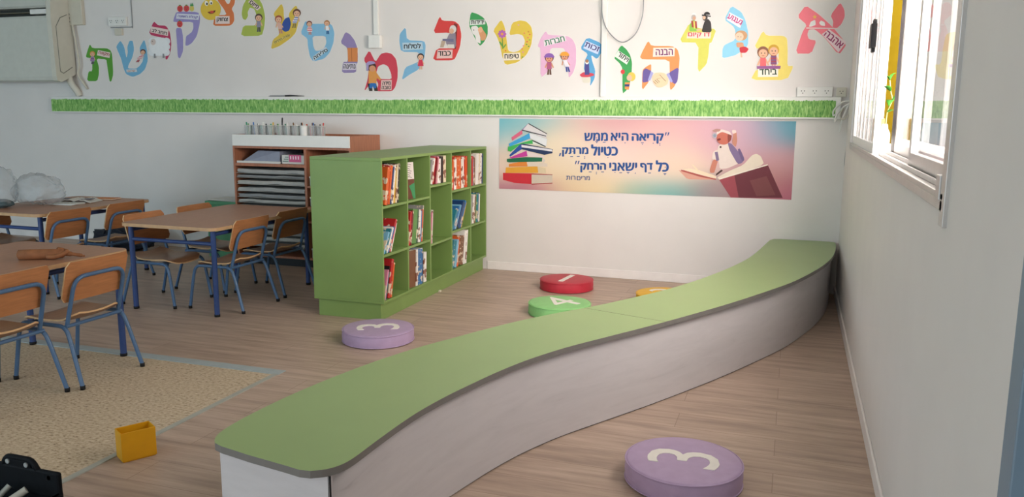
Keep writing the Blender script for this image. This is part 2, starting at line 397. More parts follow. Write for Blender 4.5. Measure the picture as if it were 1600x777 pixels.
wbox('roller_bracket', [(RW-0.016, RW+0.01, 2.50, 2.56, 1.262, 1.33)], M_ALU)
# outside of the window
o = boxo('balcony_ledge', (RW+0.202, RW+0.75, 1.5, 9.5, 1.10, 1.225), mat('outer_stone', '#d8d2c6', 0.7, 0.06)); tag(o, 'pale stone ledge outside the window', 'ledge')
r = empty('yellow_shutter', (RW+0.45, 7.9, 1.24), label='yellow shutter leaf seen outside through the open window', cat='shutter')
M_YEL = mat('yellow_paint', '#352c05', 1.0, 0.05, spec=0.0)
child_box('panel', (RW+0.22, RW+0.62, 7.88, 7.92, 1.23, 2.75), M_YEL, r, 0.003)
child_box('hinge_post', (RW+0.30, RW+0.315, 7.85, 7.88, 1.23, 2.75), M_BLACK, r)
# glass bottle with a cutting on the outer ledge
bx, by, bz = RW+0.142, 5.75, WZ0+0.0312
r = empty('glass_bottle', (bx, by, bz), label='small clear bottle outside the window holding a green cutting', cat='bottle')
bm = bmesh.new(); lathe(bm, [(0, 0), (0.032, 0.002), (0.035, 0.02), (0.035, 0.10), (0.02, 0.13), (0.016, 0.16), (0.014, 0.16), (0.018, 0.13), (0.032, 0.1), (0.032, 0.02), (0, 0.006)], 20, (bx, by, bz))
adopt(finish('bottle_body', bm, M_JAR), r)
bm = bmesh.new(); lathe(bm, [(0, 0.007), (0.031, 0.008), (0.031, 0.085), (0, 0.085)], 20, (bx, by, bz)); adopt(finish('water', bm, glass_mat('water', (0.6, 0.72, 0.8), 0.02, 1.33)), r)
r = empty('plant_cutting', (bx, by, bz+.02), label='green leafy cutting rising from the bottle outside the window', cat='plant')
M_LEAF = mat('leaf_green', '#2a5a1e', 0.8, 0.12, spec=0.05); M_STEM = mat('stem', '#6d7a4a', 0.6)
sp = [(bx, by, bz+.02), (bx+0.005, by+0.01, 1.40), (bx+0.01, by+0.02, 1.50), (bx+0.03, by+0.0, 1.575), (bx+0.02, by+0.02, 1.63), (bx+0.01, by+0.03, 1.70)]
adopt(tubeo('stem', spline(sp, 5), 0.0035, M_STEM), r)
def leaf(base, d, L, W):
    bm = bmesh.new(); d = Vector(d).normalized(); s = d.cross(Vector((0, 0, 1))); s = s.normalized() if s.length > 0.1 else Vector((1, 0, 0)); nn = s.cross(d)
    rows = []
    for i in range(9):
        t = i/8; wd = W*math.sin(math.pi*t**0.8)*0.5+0.0004; c = Vector(base)+d*L*t+nn*(0.25*L*math.sin(math.pi*t*0.9))
        rows.append([bm.verts.new(c+s*wd*k+nn*(0.12*wd*abs(k))) for k in (-1, 0, 1)])
    for a, b in zip(rows, rows[1:]):
        for k in (0, 1): bm.faces.new((a[k], a[k+1], b[k+1], b[k]))
    o = finish('leaf', bm, M_LEAF, None, True); mo = o.modifiers.new('thick', 'SOLIDIFY'); mo.thickness = 0.0012; return o
for b, d, L, W in ((sp[4], (-0.5, -0.5, .1), 0.10, .05), (sp[3], (0.6, -0.5, .1), .10, .05), (sp[3], (-.2, -0.6, -.35), .09, .045), (sp[5], (.4, -0.3, .5), .06, .03), (sp[5], (-.5, -.2, .3), .05, .026), (sp[2], (.5, -.6, -.1), .09, .045)):
    adopt(leaf(b, d, L, W), r)
o = boxo('yellow_carton', (RW+0.09, RW+0.165, 6.02, 6.12, WZ0+.031, 1.46), mat('ochre_card', '#7a5a20', 0.6), None, 0.004); tag(o, 'small ochre carton standing behind the bottle outside the window', 'box')
# ================================================================ WALL STICKERS
def px_poly(pts, crop):
    x0, y0, s = crop; return [(x0+x/s, y0+y/s) for x, y in pts]
def smooth_loop(p, it=1, q=0.16):
    for _ in range(it):
        o = []
        for i in range(len(p)):
            a, b = p[i], p[(i+1) % len(p)]
            o += [(a[0]*(1-q)+b[0]*q, a[1]*(1-q)+b[1]*q), (a[0]*q+b[0]*(1-q), a[1]*q+b[1]*(1-q))]
        p = o
    return p
def slab(bm, loop_px, layer, mi=0, thick=0.0006, holes=()):
    """flat vinyl piece: outline on the wall, 'layer' small steps proud of it"""
    y0 = BW-0.0008-layer*0.0009; loops = [[on_wall(x, y, BW) for x, y in l] for l in ([loop_px]+list(holes))]
    flat = [v for l in loops for v in l]
    top = [bm.verts.new((v.x, y0-thick, v.z)) for v in flat]
    for t in tessellate_polygon([[Vector((v.x, v.z, 0)) for v in l] for l in loops]):
        try: bm.faces.new([top[i] for i in t]).material_index = mi
        except ValueError: pass
    k = 0
    for l in loops:
        n = len(l); bot = [bm.verts.new((v.x, y0+thick, v.z)) for v in l]
        for i in range(n):
            j = (i+1) % n
            bm.faces.new((top[k+i], top[k+j], bot[j], bot[i])).material_index = mi
        k += n
def ell(cx, cy, rx, ry, n=20, a0=0, a1=360, rot=0):
    c, s = math.cos(math.radians(rot)), math.sin(math.radians(rot)); o = []
    m = n if a1-a0 >= 360 else n+1
    for k in range(m):
        t = math.radians(a0+(a1-a0)*k/n); x, y = rx*math.cos(t), ry*math.sin(t); o.append((cx+x*c-y*s, cy+x*s+y*c))
    return o
def piece(name, shapes, crop, layer, parent, holes=()):
    bm = bmesh.new(); cols = []
    for pts, c in shapes:
        if c not in cols: cols.append(c)
        slab(bm, px_poly(pts, crop), layer, cols.index(c)); layer += 0.35
    return adopt(finish(name, bm, [ink(c) for c in cols], None, False, True), parent)
def text_on_wall(name, s, L, R, h, crop, layer, color, parent, bold=0.02, sheet=True):
    """right-to-left word whose visual baseline box runs from L to R (crop px, mid height), height h"""
    vis = s[::-1] if any('\u05d0' <= ch <= '\u05ea' for ch in s) else s
    vs, fs, asp = glyph_tris(vis, 0.0)
    x0, y0, sc_ = crop; bm = bmesh.new()
    dx, dy = R[0]-L[0], R[1]-L[1]; ln = math.hypot(dx, dy); nx, ny = -dy/ln, dx/ln
    yy = BW-0.0014-layer*0.0009; k = bold*1.9
    for du, dv, dz in ((0, 0, 0), (-k, 0, 1), (k, 0, 2), (0, -k*.6, 3), (0, k*.6, 4)):      # heavier stroke
        vv = []
        for u, v in vs:
            px = L[0]+dx*u+dx/ln*h*du-nx*(v-0.5+dv)*h; py = L[1]+dy*u+dy/ln*h*du-ny*(v-0.5+dv)*h
            q = on_wall(x0+px/sc_, y0+py/sc_, BW); vv.append(bm.verts.new((q.x, yy-dz*0.00003, q.z)))
        for f in fs:
            try: bm.faces.new([vv[i] for i in f])
            except ValueError: pass
    return adopt(finish(name, bm, ink(color)), parent)
SKIN = '#e8b896'
def kid(crop, cx, cy, s, hair, top, bottom, parent, skin=SKIN, layer=3, skirt=False, hat=None, stripes=None, name='child_figure', lean=0):
    """printed child: cx, cy = centre of the head, s = head radius, all in crop px"""
    sh = []
    sl = lean
    sh += [([(cx-s*.35+sl*.8, cy+s*2.6), (cx-s*.05+sl*.8, cy+s*2.6), (cx-s*.1+sl*1.3, cy+s*4.1), (cx-s*.55+sl*1.3, cy+s*4.1)], bottom), ([(cx+s*.05+sl*.8, cy+s*2.6), (cx+s*.4+sl*.8, cy+s*2.6), (cx+s*.55+sl*1.3, cy+s*4.1), (cx+s*.1+sl*1.3, cy+s*4.1)], bottom)]
    sh += [([(cx-s*.6, cy+s*1.1), (cx-s*1.15+sl*.5, cy+s*2.3), (cx-s*.9+sl*.5, cy+s*2.45), (cx-s*.35, cy+s*1.5)], skin), ([(cx+s*.6, cy+s*1.1), (cx+s*1.15+sl*.5, cy+s*2.3), (cx+s*.9+sl*.5, cy+s*2.45), (cx+s*.35, cy+s*1.5)], skin)]
    wd = .95 if skirt else .6
    sh += [([(cx-s*.5, cy+s*.85), (cx+s*.5, cy+s*.85), (cx+s*wd+sl, cy+s*(3.0 if skirt else 2.75)), (cx-s*wd+sl, cy+s*(3.0 if skirt else 2.75))], top)]
    if stripes:
        for k in range(3):
            y = 1.15+k*.6; f = .5+(wd-.5)*(y-.85)/2.1
            sh += [([(cx-s*f+sl*(y-.85)/2.1, cy+s*y), (cx+s*f+sl*(y-.85)/2.1, cy+s*y), (cx+s*f+sl*(y-.6)/2.1, cy+s*(y+.26)), (cx-s*f+sl*(y-.6)/2.1, cy+s*(y+.26))], stripes)]
    sh += [(ell(cx, cy-s*.06, s*1.08, s*1.1, 18), hair), (ell(cx, cy+s*.18, s*.84, s*.82, 18), skin)]
    if hat: sh += [(ell(cx, cy-s*.35, s*1.15, s*.85, 14, 180, 360), hat), ([(cx-s*1.3, cy-s*.4), (cx+s*1.3, cy-s*.4), (cx+s*1.2, cy-s*.12), (cx-s*1.2, cy-s*.12)], hat)]
    for dx in (-.32, .32): sh += [(ell(cx+dx*s, cy+s*.12, s*.1, s*.13, 8), '#2b2422')]
    sh += [(ell(cx, cy+s*.55, s*.28, s*.12, 8, 0, 180), '#b3413f')]
    return piece(name, sh, crop, layer, parent)
C1, C1b, C2, C3 = (120, 40, 7.77), (0, 0, 3.985), (260, 0, 7.77), (370, 0, 7.77)
C4, C5, C6, C7, C8, CB = (520, 40, 7.0625), (610, 10, 6.475), (760, 20, 7.0625), (890, 40, 6.756), (1050, 0, 6.473), (1160, 0, 5.011)
def offset_loop(p, d):
    a = sum(p[i][0]*p[(i+1) % len(p)][1]-p[(i+1) % len(p)][0]*p[i][1] for i in range(len(p))); sg = 1 if a > 0 else -1
    o = []; n = len(p)
    for i in range(n):
        ax, ay = p[i-1]; bx_, by_ = p[i]; cx_, cy_ = p[(i+1) % n]
        e1 = Vector((bx_-ax, by_-ay)); e2 = Vector((cx_-bx_, cy_-by_))
        if e1.length < 1e-6 or e2.length < 1e-6: o.append(p[i]); continue
        n1 = Vector((e1.y, -e1.x)).normalized(); n2 = Vector((e2.y, -e2.x)).normalized(); m = (n1+n2)
        m = m.normalized() if m.length > .2 else n1
        k = d/max(.45, m.dot(n1)); o.append((bx_+sg*m.x*k, by_+sg*m.y*k))
    return o
def letter(crop, body, color, label, hole=None, smooth=1, extra=(), second=None):
    bodies = [body]+list(extra)
    p0 = px_poly(body, crop); c = on_wall(sum(p[0] for p in p0)/len(p0), max(p[1] for p in p0), BW)
    root = empty('letter_sticker', (c.x, BW, c.z), label=label, cat='wall sticker', group='Hebrew letter stickers along the wall')
    bm = bmesh.new()
    for b in bodies:                                   # pale cut-out border
        slab(bm, px_poly(offset_loop(smooth_loop(b, 1), crop[2]*0.9), crop), 0)
    adopt(finish('backing', bm, ink('#e6e3de')), root)
    bm = bmesh.new()
    for b in bodies: slab(bm, px_poly(smooth_loop(b, smooth), crop), 1)
    adopt(finish('letter_shape', bm, ink(color)), root)
    if hole: piece('inner_shape', [(smooth_loop(hole, 1), '#e2dfd9')], crop, 1.8, root)
    return root
def card(root, crop, quad, word, L, R, h, color='#222222', paper='#ecd9d2', bold=0.02, layer=5):
    c = piece('word_card', [(quad, paper)], crop, layer, root)
    words = word if isinstance(word, list) else [(word, L, R)]
    for wd_, l_, r_ in words: text_on_wall('lettering', wd_, l_, r_, h, crop, layer+1, color, c, bold)

# tav
t = letter(C1, [(160,225),(190,275),(365,275),(410,300),(430,350),(445,590),(420,680),(400,680),(370,480),(360,410),(240,400),(270,500),(270,590),(250,675),(125,675),(145,555),(190,555),(190,400),(110,385),(130,310)], '#58a035', 'green Hebrew letter tav sticker, nearest the air conditioner')
card(t, C1, [(262,298),(412,328),(402,395),(250,362)], 'תקווה', (272,332), (398,362), 42, '#a33a32')
kid(C1, 195, 345, 30, '#d89a50', '#b9a2c6', '#6b4a72', t, stripes='#6e3c7e', skirt=True)
# shin
t = letter(C1, [(480,255),(530,180),(575,250),(605,400),(622,330),(615,260),(640,185),(682,185),(697,290),(675,390),(628,480),(622,520),(720,525),(765,490),(805,430),(810,330),(770,320),(765,265),(820,165),(850,270),(865,420),(830,530),(770,590),(680,625),(600,590),(570,520),(540,400),(500,310)], '#76b4d6', 'light blue Hebrew letter shin sticker with red striped figure')
card(t, C1, [(605,535),(730,530),(738,562),(612,568)], 'שלום', (625,552), (715,547), 20, '#c47a54', '#d8dde0')
kid(C1, 808, 322, 30, '#5a2d2d', '#efe3e0', '#b04a58', t, stripes='#c8455a', skirt=True, lean=-55)
# resh
t = letter(C1b, [(958,132),(985,158),(1035,160),(1058,200),(1068,270),(1062,330),(1040,374),(1030,365),(1040,300),(1030,240),(925,215)], '#c23a62', 'crimson Hebrew letter resh sticker with white sheep')
card(t, C1b, [(945,165),(1052,185),(1048,225),(938,202)], 'רוחב לב', (950,187), (1042,207), 22, '#333333')
sh = [(ell(950+ (k % 5)*22, 258+(k//5)*34, 24, 24, 12), '#e9ecee') for k in range(15)] + [(ell(995, 290, 58, 58, 22), '#eef0f1'), ([(962,335),(972,335),(972,362),(962,362)], '#8d8f92'), ([(1016,335),(1026,335),(1026,362),(1016,362)], '#8d8f92'), (ell(958, 262, 16, 20, 12), '#d9c8c0'), (ell(953,258,2.5,3,8),'#222222')]
piece('sheep_figure', sh, C1b, 3, t)
# qof
t = letter(C2, [(85,270),(90,225),(125,140),(385,145),(410,210),(405,290),(370,440),(310,525),(260,555),(230,555),(240,440),(270,420),(310,390),(330,340),(325,265)], '#9b92c8', 'lilac Hebrew letter kof sticker with red tomato figures', extra=[[(115,340),(185,340),(205,450),(205,620),(165,715),(140,690),(130,520)]])
card(t, C2, [(130,165),(402,178),(395,243),(122,228)], 'קבלת השונה', (145,198), (385,212), 40, '#6a5aa8', '#dfe0ea')
for n_, cx_, cy_ in (('tomato_figure', 165, 292), ('tomato_figure', 168, 105), ('tomato_figure', 246, 103)):
    piece(n_, [(ell(cx_, cy_, 34, 40, 18), '#d64a4a'), (ell(cx_-10, cy_-6, 4, 5, 8), '#222222'), (ell(cx_+10, cy_-6, 4, 5, 8), '#222222'), (ell(cx_, cy_+12, 12, 6, 8, 0, 180), '#7d1f22'), ([(cx_-14, cy_-38), (cx_, cy_-48), (cx_+14, cy_-38), (cx_, cy_-30)], '#4c9a3e')], C2, 3, t)
piece('pineapple_figure', [(ell(312, 105, 26, 34, 16), '#d9c765'), ([(290,75),(300,35),(312,62),(320,33),(334,75)], '#4ba05a')], C2, 3, t)
# tsadi
t = letter(C2, [(600,-40),(690,-40),(735,45),(765,48),(795,-40),(840,-40),(828,50),(792,110),(820,160),(826,250),(800,295),(760,315),(565,315),(590,185),(735,182),(700,110),(640,30)], '#dd7b45', 'orange Hebrew letter tsadi sticker with round smiling yellow face')
face = [(ell(540,115,122,130,30), '#e8c544'), (ell(490,42,22,32,12,rot=-15), '#fbf7ea'), (ell(545,32,20,28,12,rot=-10), '#fbf7ea'), (ell(496,48,10,16,10), '#222222'), (ell(549,40,9,14,10), '#222222'), (ell(548,125,52,44,16,0,150), '#7d3b22'), (ell(556,146,24,16,12), '#d4553f')]
piece('smiling_face', face, C2, 3, t)
card(t, C2, [(600,198),(770,196),(772,290),(596,292)], 'צחוק', (618,245), (750,243), 56)
# pe
t = letter(C3, [(60,170),(75,70),(130,-30),(260,-30),(315,60),(345,200),(335,330),(305,435),(50,440),(80,310),(235,310),(240,180),(215,110),(160,90),(132,150),(140,190),(110,245),(75,230)], '#aebe52', 'olive green Hebrew letter pe sticker with dark haired girl')
card(t, C3, [(142,25),(182,-12),(297,92),(252,128)], 'פיוס', (165,20), (265,95), 46)
kid(C3, 270, 215, 42, '#5b4038', '#8f8ca0', '#4e4c58', t, skirt=False)
# ayin
t = letter(C3, [(445,165),(545,40),(570,110),(574,210),(605,330),(640,300),(632,165),(690,90),(725,65),(760,180),(745,290),(715,400),(650,470),(520,560),(415,600),(440,480),(520,420),(500,330),(470,220)], '#e0c14a', 'mustard yellow Hebrew letter ayin sticker with two children at blue ball')
piece('blue_ball', [(smooth_loop([(540,350),(560,270),(590,225),(640,205),(660,290),(640,370),(590,390)], 2), '#33519f')], C3, 2.5, t)
kid(C3, 512, 235, 42, '#a9543d', '#e2b7a6', '#c98d7a', t, lean=20)
kid(C3, 733, 160, 44, '#6a4030', '#f0eef2', '#8d7f4a', t, stripes='#3f5ba8', lean=-30)
card(t, C3, [(440,545),(455,500),(650,405),(660,440)], 'עזרה הדדית', (462,520), (645,425), 26, '#4a452c', '#e3cc70', 0.01)
# samekh
t = letter(C3, [(775,405),(835,250),(870,290),(1060,290),(1110,275),(1160,310),(1187,400),(1175,520),(1130,640),(1060,715),(930,747),(890,690),(865,560),(860,470)], '#86bfe0', 'light blue Hebrew letter samekh sticker with boy and girl standing apart', hole=[(920,438),(1078,436),(1090,520),(1060,590),(1000,618),(955,618),(930,560)])
kid(C3, 885, 290, 32, '#7a3f35', '#f2e6e6', '#c58d80', t, stripes='#d2384c', skirt=True, lean=6)
kid(C3, 1097, 283, 32, '#b07a45', '#e9eef2', '#2c5f95', t, lean=8)
card(t, C3, [(925,690),(1085,570),(1110,610),(935,745)], 'סליחה', (938,705), (1100,600), 46, '#222222', '#cfdde6')
# nun
t = letter(C4, [(140,70),(190,95),(240,160),(270,240),(278,330),(276,400),(262,440),(258,520),(100,525),(115,400),(168,400),(163,245),(85,190)], '#9485b4', 'purple and orange Hebrew letter nun sticker')
piece('orange_panel', [([(163,245),(275,245),(275,400),(170,400)], '#d9894a'), ([(205,248),(212,248),(216,398),(210,398)], '#b06a35')], C4, 2, t)
card(t, C4, [(122,415),(266,415),(258,488),(112,490)], 'נתינה', (125,452), (252,450), 46, '#333333', '#d9d2df')
# mem
t = letter(C4, [(405,270),(472,405),(530,312),(590,297),(650,310),(700,370),(718,480),(715,590),(690,680),(655,725),(480,725),(505,650),(480,600),(430,620),(345,732),(385,600),(400,470),(340,375)], '#cf4052', 'red Hebrew letter mem sticker with boy in orange shirt', hole=[(482,520),(502,450),(560,424),(612,450),(645,530),(650,592),(530,590),(500,570)])
piece('boy_figure', [([(385,640),(430,640),(440,722),(405,722)], '#3b3026'), ([(445,640),(480,640),(500,722),(462,722)], '#3b3026'), ([(398,470),(470,450),(490,560),(482,640),(398,640)], '#e09a4c'), ([(470,500),(535,590),(525,608),(465,560)], '#e09a4c'), (smooth_loop([(410,635),(480,635),(484,690),(455,695),(445,665),(432,695),(405,690)]), '#2f6fb8'), (ell(430,455,52,48,16), '#4a3026'), (ell(440,475,36,34,14), '#d99a72'), (ell(425,430,55,38,14,160,340), '#a99ac8'), ([(375,430),(400,420),(395,500),(375,500)], '#a99ac8')], C4, 3, t)
card(t, C4, [(538,603),(654,600),(650,712),(530,714)], [('מידה', (552,637), (640,635)), ('טובה', (545,686), (642,684))], None, None, 36, '#222222', '#e8c4bd')
# lamed
t = letter(C4, [(740,90),(805,15),(820,162),(1010,170),(1026,220),(1015,340),(990,420),(940,490),(850,540),(760,605),(800,460),(900,420),(960,390),(962,295),(755,290),(735,180)], '#7fb6d8', 'light blue Hebrew letter lamed sticker with girl in red dress')
card(t, C4, [(770,190),(990,185),(1000,262),(775,275)], 'לסלוח', (790,228), (972,224), 56, '#222222', '#bcd4e2')
kid(C4, 972, 345, 34, '#3d2e2e', '#d6344f', '#e0b49a', t, skirt=True)
# kaf
t = letter(C5, [(500,98),(525,145),(650,148),(700,190),(720,290),(705,410),(655,530),(620,547),(428,547),(468,425),(640,425),(650,300),(590,265),(430,272)], '#d6403c', 'red Hebrew letter kaf sticker with seated old man, above the ledge')
piece('old_man_figure', [([(645,170),(680,180),(665,430),(640,430)], '#7a2f2a'), (smooth_loop([(600,270),(660,250),(668,420),(590,425),(560,360)]), '#8c8290'), ([(530,330),(640,330),(640,360),(530,350)], '#6f6c8c'), ([(520,350),(560,350),(540,415),(505,415)], '#b9a58f'), ([(580,385),(645,385),(650,425),(580,425)], '#d9d5cc'), (ell(635,232,34,42,16), '#d8d4cf'), (ell(620,250,24,28,14), '#d9a98c')], C5, 3, t)
card(t, C5, [(480,442),(632,438),(628,525),(470,528)], 'כבוד', (487,478), (612,474), 46, '#222222', '#e8c4bd')
# yod
t = letter(C5, [(815,58),(880,75),(945,115),(985,190),(985,290),(950,360),(908,402),(870,350),(830,270),(795,190)], '#3e9a55', 'dark green Hebrew letter yod sticker with white animal and child')
card(t, C5, [(810,138),(960,135),(962,182),(806,192)], 'ידידות', (820,162), (950,158), 36, '#222222', '#d6ded6')
piece('white_animal', [(smooth_loop([(815,205),(875,195),(905,240),(915,380),(895,370),(870,360),(860,300),(830,270)], 2), '#e8e4df'), (ell(845,240,5,6,8), '#222222')], C5, 3, t)
piece('child_figure', [(smooth_loop([(885,230),(920,200),(940,240),(975,290),(960,340),(920,350),(905,290)], 2), '#d59a6c'), (ell(912,238,24,28,14), '#e3b08a')], C5, 4, t)
# tet
t = letter(C6, [(165,72),(205,160),(225,300),(240,420),(300,437),(360,420),(412,370),(427,310),(402,250),(350,232),(250,250),(285,110),(370,83),(440,95),(495,150),(512,240),(495,360),(440,470),(340,550),(210,577),(175,480),(150,350),(115,260),(75,195)], '#dcc04a', 'yellow Hebrew letter tet sticker decorated with purple flower')
fl = [([(170,250),(180,250),(188,400),(178,400)], '#5d8f3e'), (smooth_loop([(178,380),(140,330),(150,310),(180,350)]), '#6da045'), (smooth_loop([(185,380),(215,340),(222,355),(190,395)]), '#6da045')]
for k in range(8):
    a = k*45; fl.append((ell(176+28*math.cos(math.radians(a)), 235+28*math.sin(math.radians(a)), 20, 13, 10, rot=a), '#b565b0'))
fl.append((ell(176, 235, 14, 14, 12), '#e6a23c')); piece('flower_print', fl, C6, 3, t)
for x, y, c in ((355,135,'#d9a0b8'),(420,225,'#e07b62'),(465,210,'#c98a3c'),(480,240,'#d9604f'),(460,275,'#e07b62'),(478,300,'#8fae4c'),(450,320,'#d9604f'),(468,372,'#5f9a45'),(410,365,'#e3879b'),(395,400,'#e07b62'),(405,435,'#d98aa8'),(213,420,'#d9703c'),(400,490,'#5f9a45'),(445,350,'#5f9a45')): piece('petal_print', [(ell(x, y, 9, 8, 8), c)], C6, 3, t)
card(t, C6, [(190,447),(375,440),(380,520),(190,528)], 'טיפוח', (205,483), (358,480), 48, '#222222', '#eee3cf')
# chet
t = letter(C6, [(655,200),(682,245),(890,255),(950,290),(990,370),(990,560),(960,660),(908,725),(905,600),(870,420),(850,388),(710,388),(690,480),(690,640),(598,722),(600,392),(565,370),(600,280)], '#e3b4d2', 'pink Hebrew letter chet sticker with two children in caps')
card(t, C6, [(632,305),(872,250),(885,310),(640,372)], 'חברות', (650,335), (862,285), 56, '#2f7d57', '#efe4ea')
kid(C6, 695, 500, 45, '#4a2d3a', '#b05a80', '#6b4a3a', t, hat='#8a5fb0', skin='#d99a78')
kid(C6, 865, 480, 42, '#5a4030', '#e6e2ea', '#3f4f98', t, hat='#e8a23c', skin='#d99a78', lean=30)
# zayin
t = letter(C7, [(185,122),(335,185),(347,270),(290,357),(228,310),(240,380),(272,470),(265,560),(215,645),(225,560),(150,470),(160,370),(195,300),(112,242)], '#5ba3d2', 'blue Hebrew letter zayin sticker tilted beside the right conduit')
card(t, C7, [(178,160),(325,225),(300,305),(145,240)], 'זכות', (168,196), (312,255), 50, '#33286b', '#c8d6ee')
piece('boat_figure', [(smooth_loop([(130,540),(225,540),(215,605),(140,605)]), '#dcd8c8'), (smooth_loop([(105,520),(150,490),(250,505),(265,525),(200,545),(130,545)]), '#cf4a5a')], C7, 3, t)
piece('child_figure', [([(165,400),(205,400),(212,520),(160,520)], '#4f4a8c'), (ell(185,385,20,24,12), '#efe9e2'), (ell(185,375,18,18,12), '#a9785a')], C7, 4, t)
# vav
t = letter(C7, [(545,203),(600,250),(640,310),(660,390),(655,500),(640,600),(605,680),(558,722),(558,450),(530,400),(465,340)], '#3f9f56', 'green Hebrew letter vav sticker tilted right of the conduit')
card(t, C7, [(515,262),(640,345),(605,412),(475,325)], 'ויתור', (515,295), (620,368), 46, '#222222', '#dfe8df')
piece('red_balloon', [(ell(562,488,22,25,14), '#d8403f')], C7, 3, t)
piece('child_figure', [([(585,600),(640,600),(625,680),(585,670)], '#e0944c'), ([(585,620),(635,620),(630,645),(583,645)], '#3a3f7a'), (ell(655,540,42,48,16), '#eec45a'), (ell(632,552,28,32,14), '#f0b9a0')], C7, 3, t)
# he
t = letter(C7, [(830,160),(865,215),(1080,215),(1140,250),(1162,330),(1155,440),(1140,560),(1110,640),(1060,690),(1058,500),(1055,360),(770,357),(743,335),(770,270)], '#e8965a', 'orange Hebrew letter he sticker with handshake', extra=[[(862,403),(862,480),(840,590),(763,690),(770,470),(800,440)]])
piece('handshake_print', [(smooth_loop([(775,480),(800,450),(868,480),(838,590),(768,605)]), '#6a5a9c'), (smooth_loop([(1045,500),(1155,435),(1140,590),(1112,620),(1075,590)]), '#6a5a9c'), ([(860,480),(885,500),(850,582),(825,582)], '#a9a8dc'), ([(1025,515),(1050,500),(1090,590),(1070,605)], '#a9a8dc'), (smooth_loop([(868,540),(900,500),(960,495),(1010,505),(1045,560),(1035,620),(980,650),(930,655),(885,610)], 2), '#edd0ac')] + [([(a,b),(a+4,b-3),(c+4,d_-3),(c,d_)], '#8a6a52') for a,b,c,d_ in ((915,540,950,520),(950,520,985,560),(925,560,965,555),(985,560,1015,590),(885,590,915,620),(900,575,935,610),(918,565,950,600))], C7, 3, t)
card(t, C7, [(885,235),(1112,232),(1108,325),(880,330)], 'הבנה', (912,282), (1090,278), 62, '#7a3d6e', '#f4dfd4')
# dalet
t = letter(C8, [(68,428),(180,225),(270,290),(452,290),(400,432),(378,434),(368,560),(350,650),(260,742),(270,432)], '#d3d262', 'lime yellow Hebrew letter dalet sticker with two men shaking hands')
piece('man_figure', [(smooth_loop([(180,250),(210,200),(245,215),(258,300),(250,318),(175,318)]), '#8cc455'), ([(195,210),(250,215),(255,290),(200,275)], '#a8453f'), ([(215,215),(232,215),(236,290),(222,290)], '#d9d069'), (ell(220,178,24,30,14), '#b9b4b0'), (ell(222,150,24,18,12,180,360), '#f2efea'), (ell(225,185,16,20,12), '#d3a58a')], C8, 3, t)
piece('man_figure', [(smooth_loop([(300,325),(310,280),(330,215),(365,190),(395,225),(402,328)]), '#3c3838'), (ell(335,180,26,32,14), '#4d4743'), (ell(326,178,15,20,12), '#e0b79c'), ([(305,148),(395,160),(392,172),(302,160)], '#33302f'), (ell(355,150,32,30,12,180,360), '#33302f'), ([(245,300),(300,290),(300,305),(250,312)], '#e0b79c')], C8, 3, t)
card(t, C8, [(160,328),(398,328),(390,390),(148,388)], 'דו קיום', (165,355), (382,358), 52, '#d2415c', '#f3dccd')
# gimel
t = letter(C8, [(600,58),(700,120),(742,200),(772,330),(770,460),(700,520),(640,560),(508,592),(510,500),(530,455),(640,405),(642,310),(620,265),(528,200)], '#8fcfea', 'sky blue Hebrew letter gimel sticker with girl in red skirt')
card(t, C8, [(582,125),(722,200),(690,285),(552,200)], 'געגוע', (568,160), (708,235), 50, '#c43f86', '#f0eef4')
piece('girl_figure', [([(690,520),(705,520),(712,580),(696,580)], '#e8b89a'), (smooth_loop([(650,430),(720,430),(730,480),(655,480)]), '#d8a07c'), (smooth_loop([(680,480),(740,470),(778,495),(750,535),(690,535)], 2), '#c8323f'), (ell(700,360,62,52,18), '#c99a70'), (ell(682,372,42,44,16), '#f0cdb4'), (ell(668,372,4,6,8), '#222222'), (ell(698,374,4,6,8), '#222222')], C8, 3, t)
# bet
t = letter(CB, [(160,240),(190,280),(320,280),(350,300),(355,400),(352,518),(402,516),(350,627),(63,627),(110,540),(280,520),(285,400),(240,378),(88,380)], '#efdb72', 'yellow Hebrew letter bet sticker with two laughing children')
kid(CB, 245, 395, 40, '#d9a93c', '#a8485c', '#d8a8a0', t, stripes='#7a5a8c', layer=2.5)
kid(CB, 162, 412, 42, '#8a5a42', '#e66a6e', '#e66a6e', t, layer=3.5)
piece('purple_bar', [([(113,518),(300,516),(296,540),(116,540)], '#9a5a94')], CB, 5.6, t)
card(t, CB, [(123,540),(282,538),(278,602),(120,604)], 'ביחד', (135,565), (268,562), 44, '#2f4a35', '#f3efe2')
# alef
t = letter(CB, [(430,130),(495,42),(595,110),(700,205),(818,345),(755,432),(640,290),(565,228),(520,232),(508,270),(520,308),(580,318),(540,420),(413,420),(470,250),(505,195)], '#f67f8d', 'coral pink Hebrew letter alef sticker nearest the window', extra=[[(765,18),(798,75),(802,130),(775,190),(735,225),(705,215),(712,170),(690,120)]])
piece('white_birds', [(smooth_loop([(520,210),(535,170),(570,155),(575,195),(545,208)], 1), '#f4f0ee'), (smooth_loop([(600,180),(615,160),(645,175),(648,205),(615,200)], 1), '#f4f0ee'), ([(500,216),(760,220),(760,228),(500,224)], '#f3dcdc')], CB, 3, t)
st = []
for k in range(10):
    a = math.radians(k*36-90); rr = 18 if k % 2 == 0 else 8; st.append((567+rr*math.cos(a), 133+rr*math.sin(a)))
piece('star_print', [(st, '#f0c25a')], CB, 3, t)
card(t, CB, [(678,228),(812,330),(752,412),(622,268)], 'אהבה', (652,258), (778,360), 50, '#a23a6a', '#f6dde0')

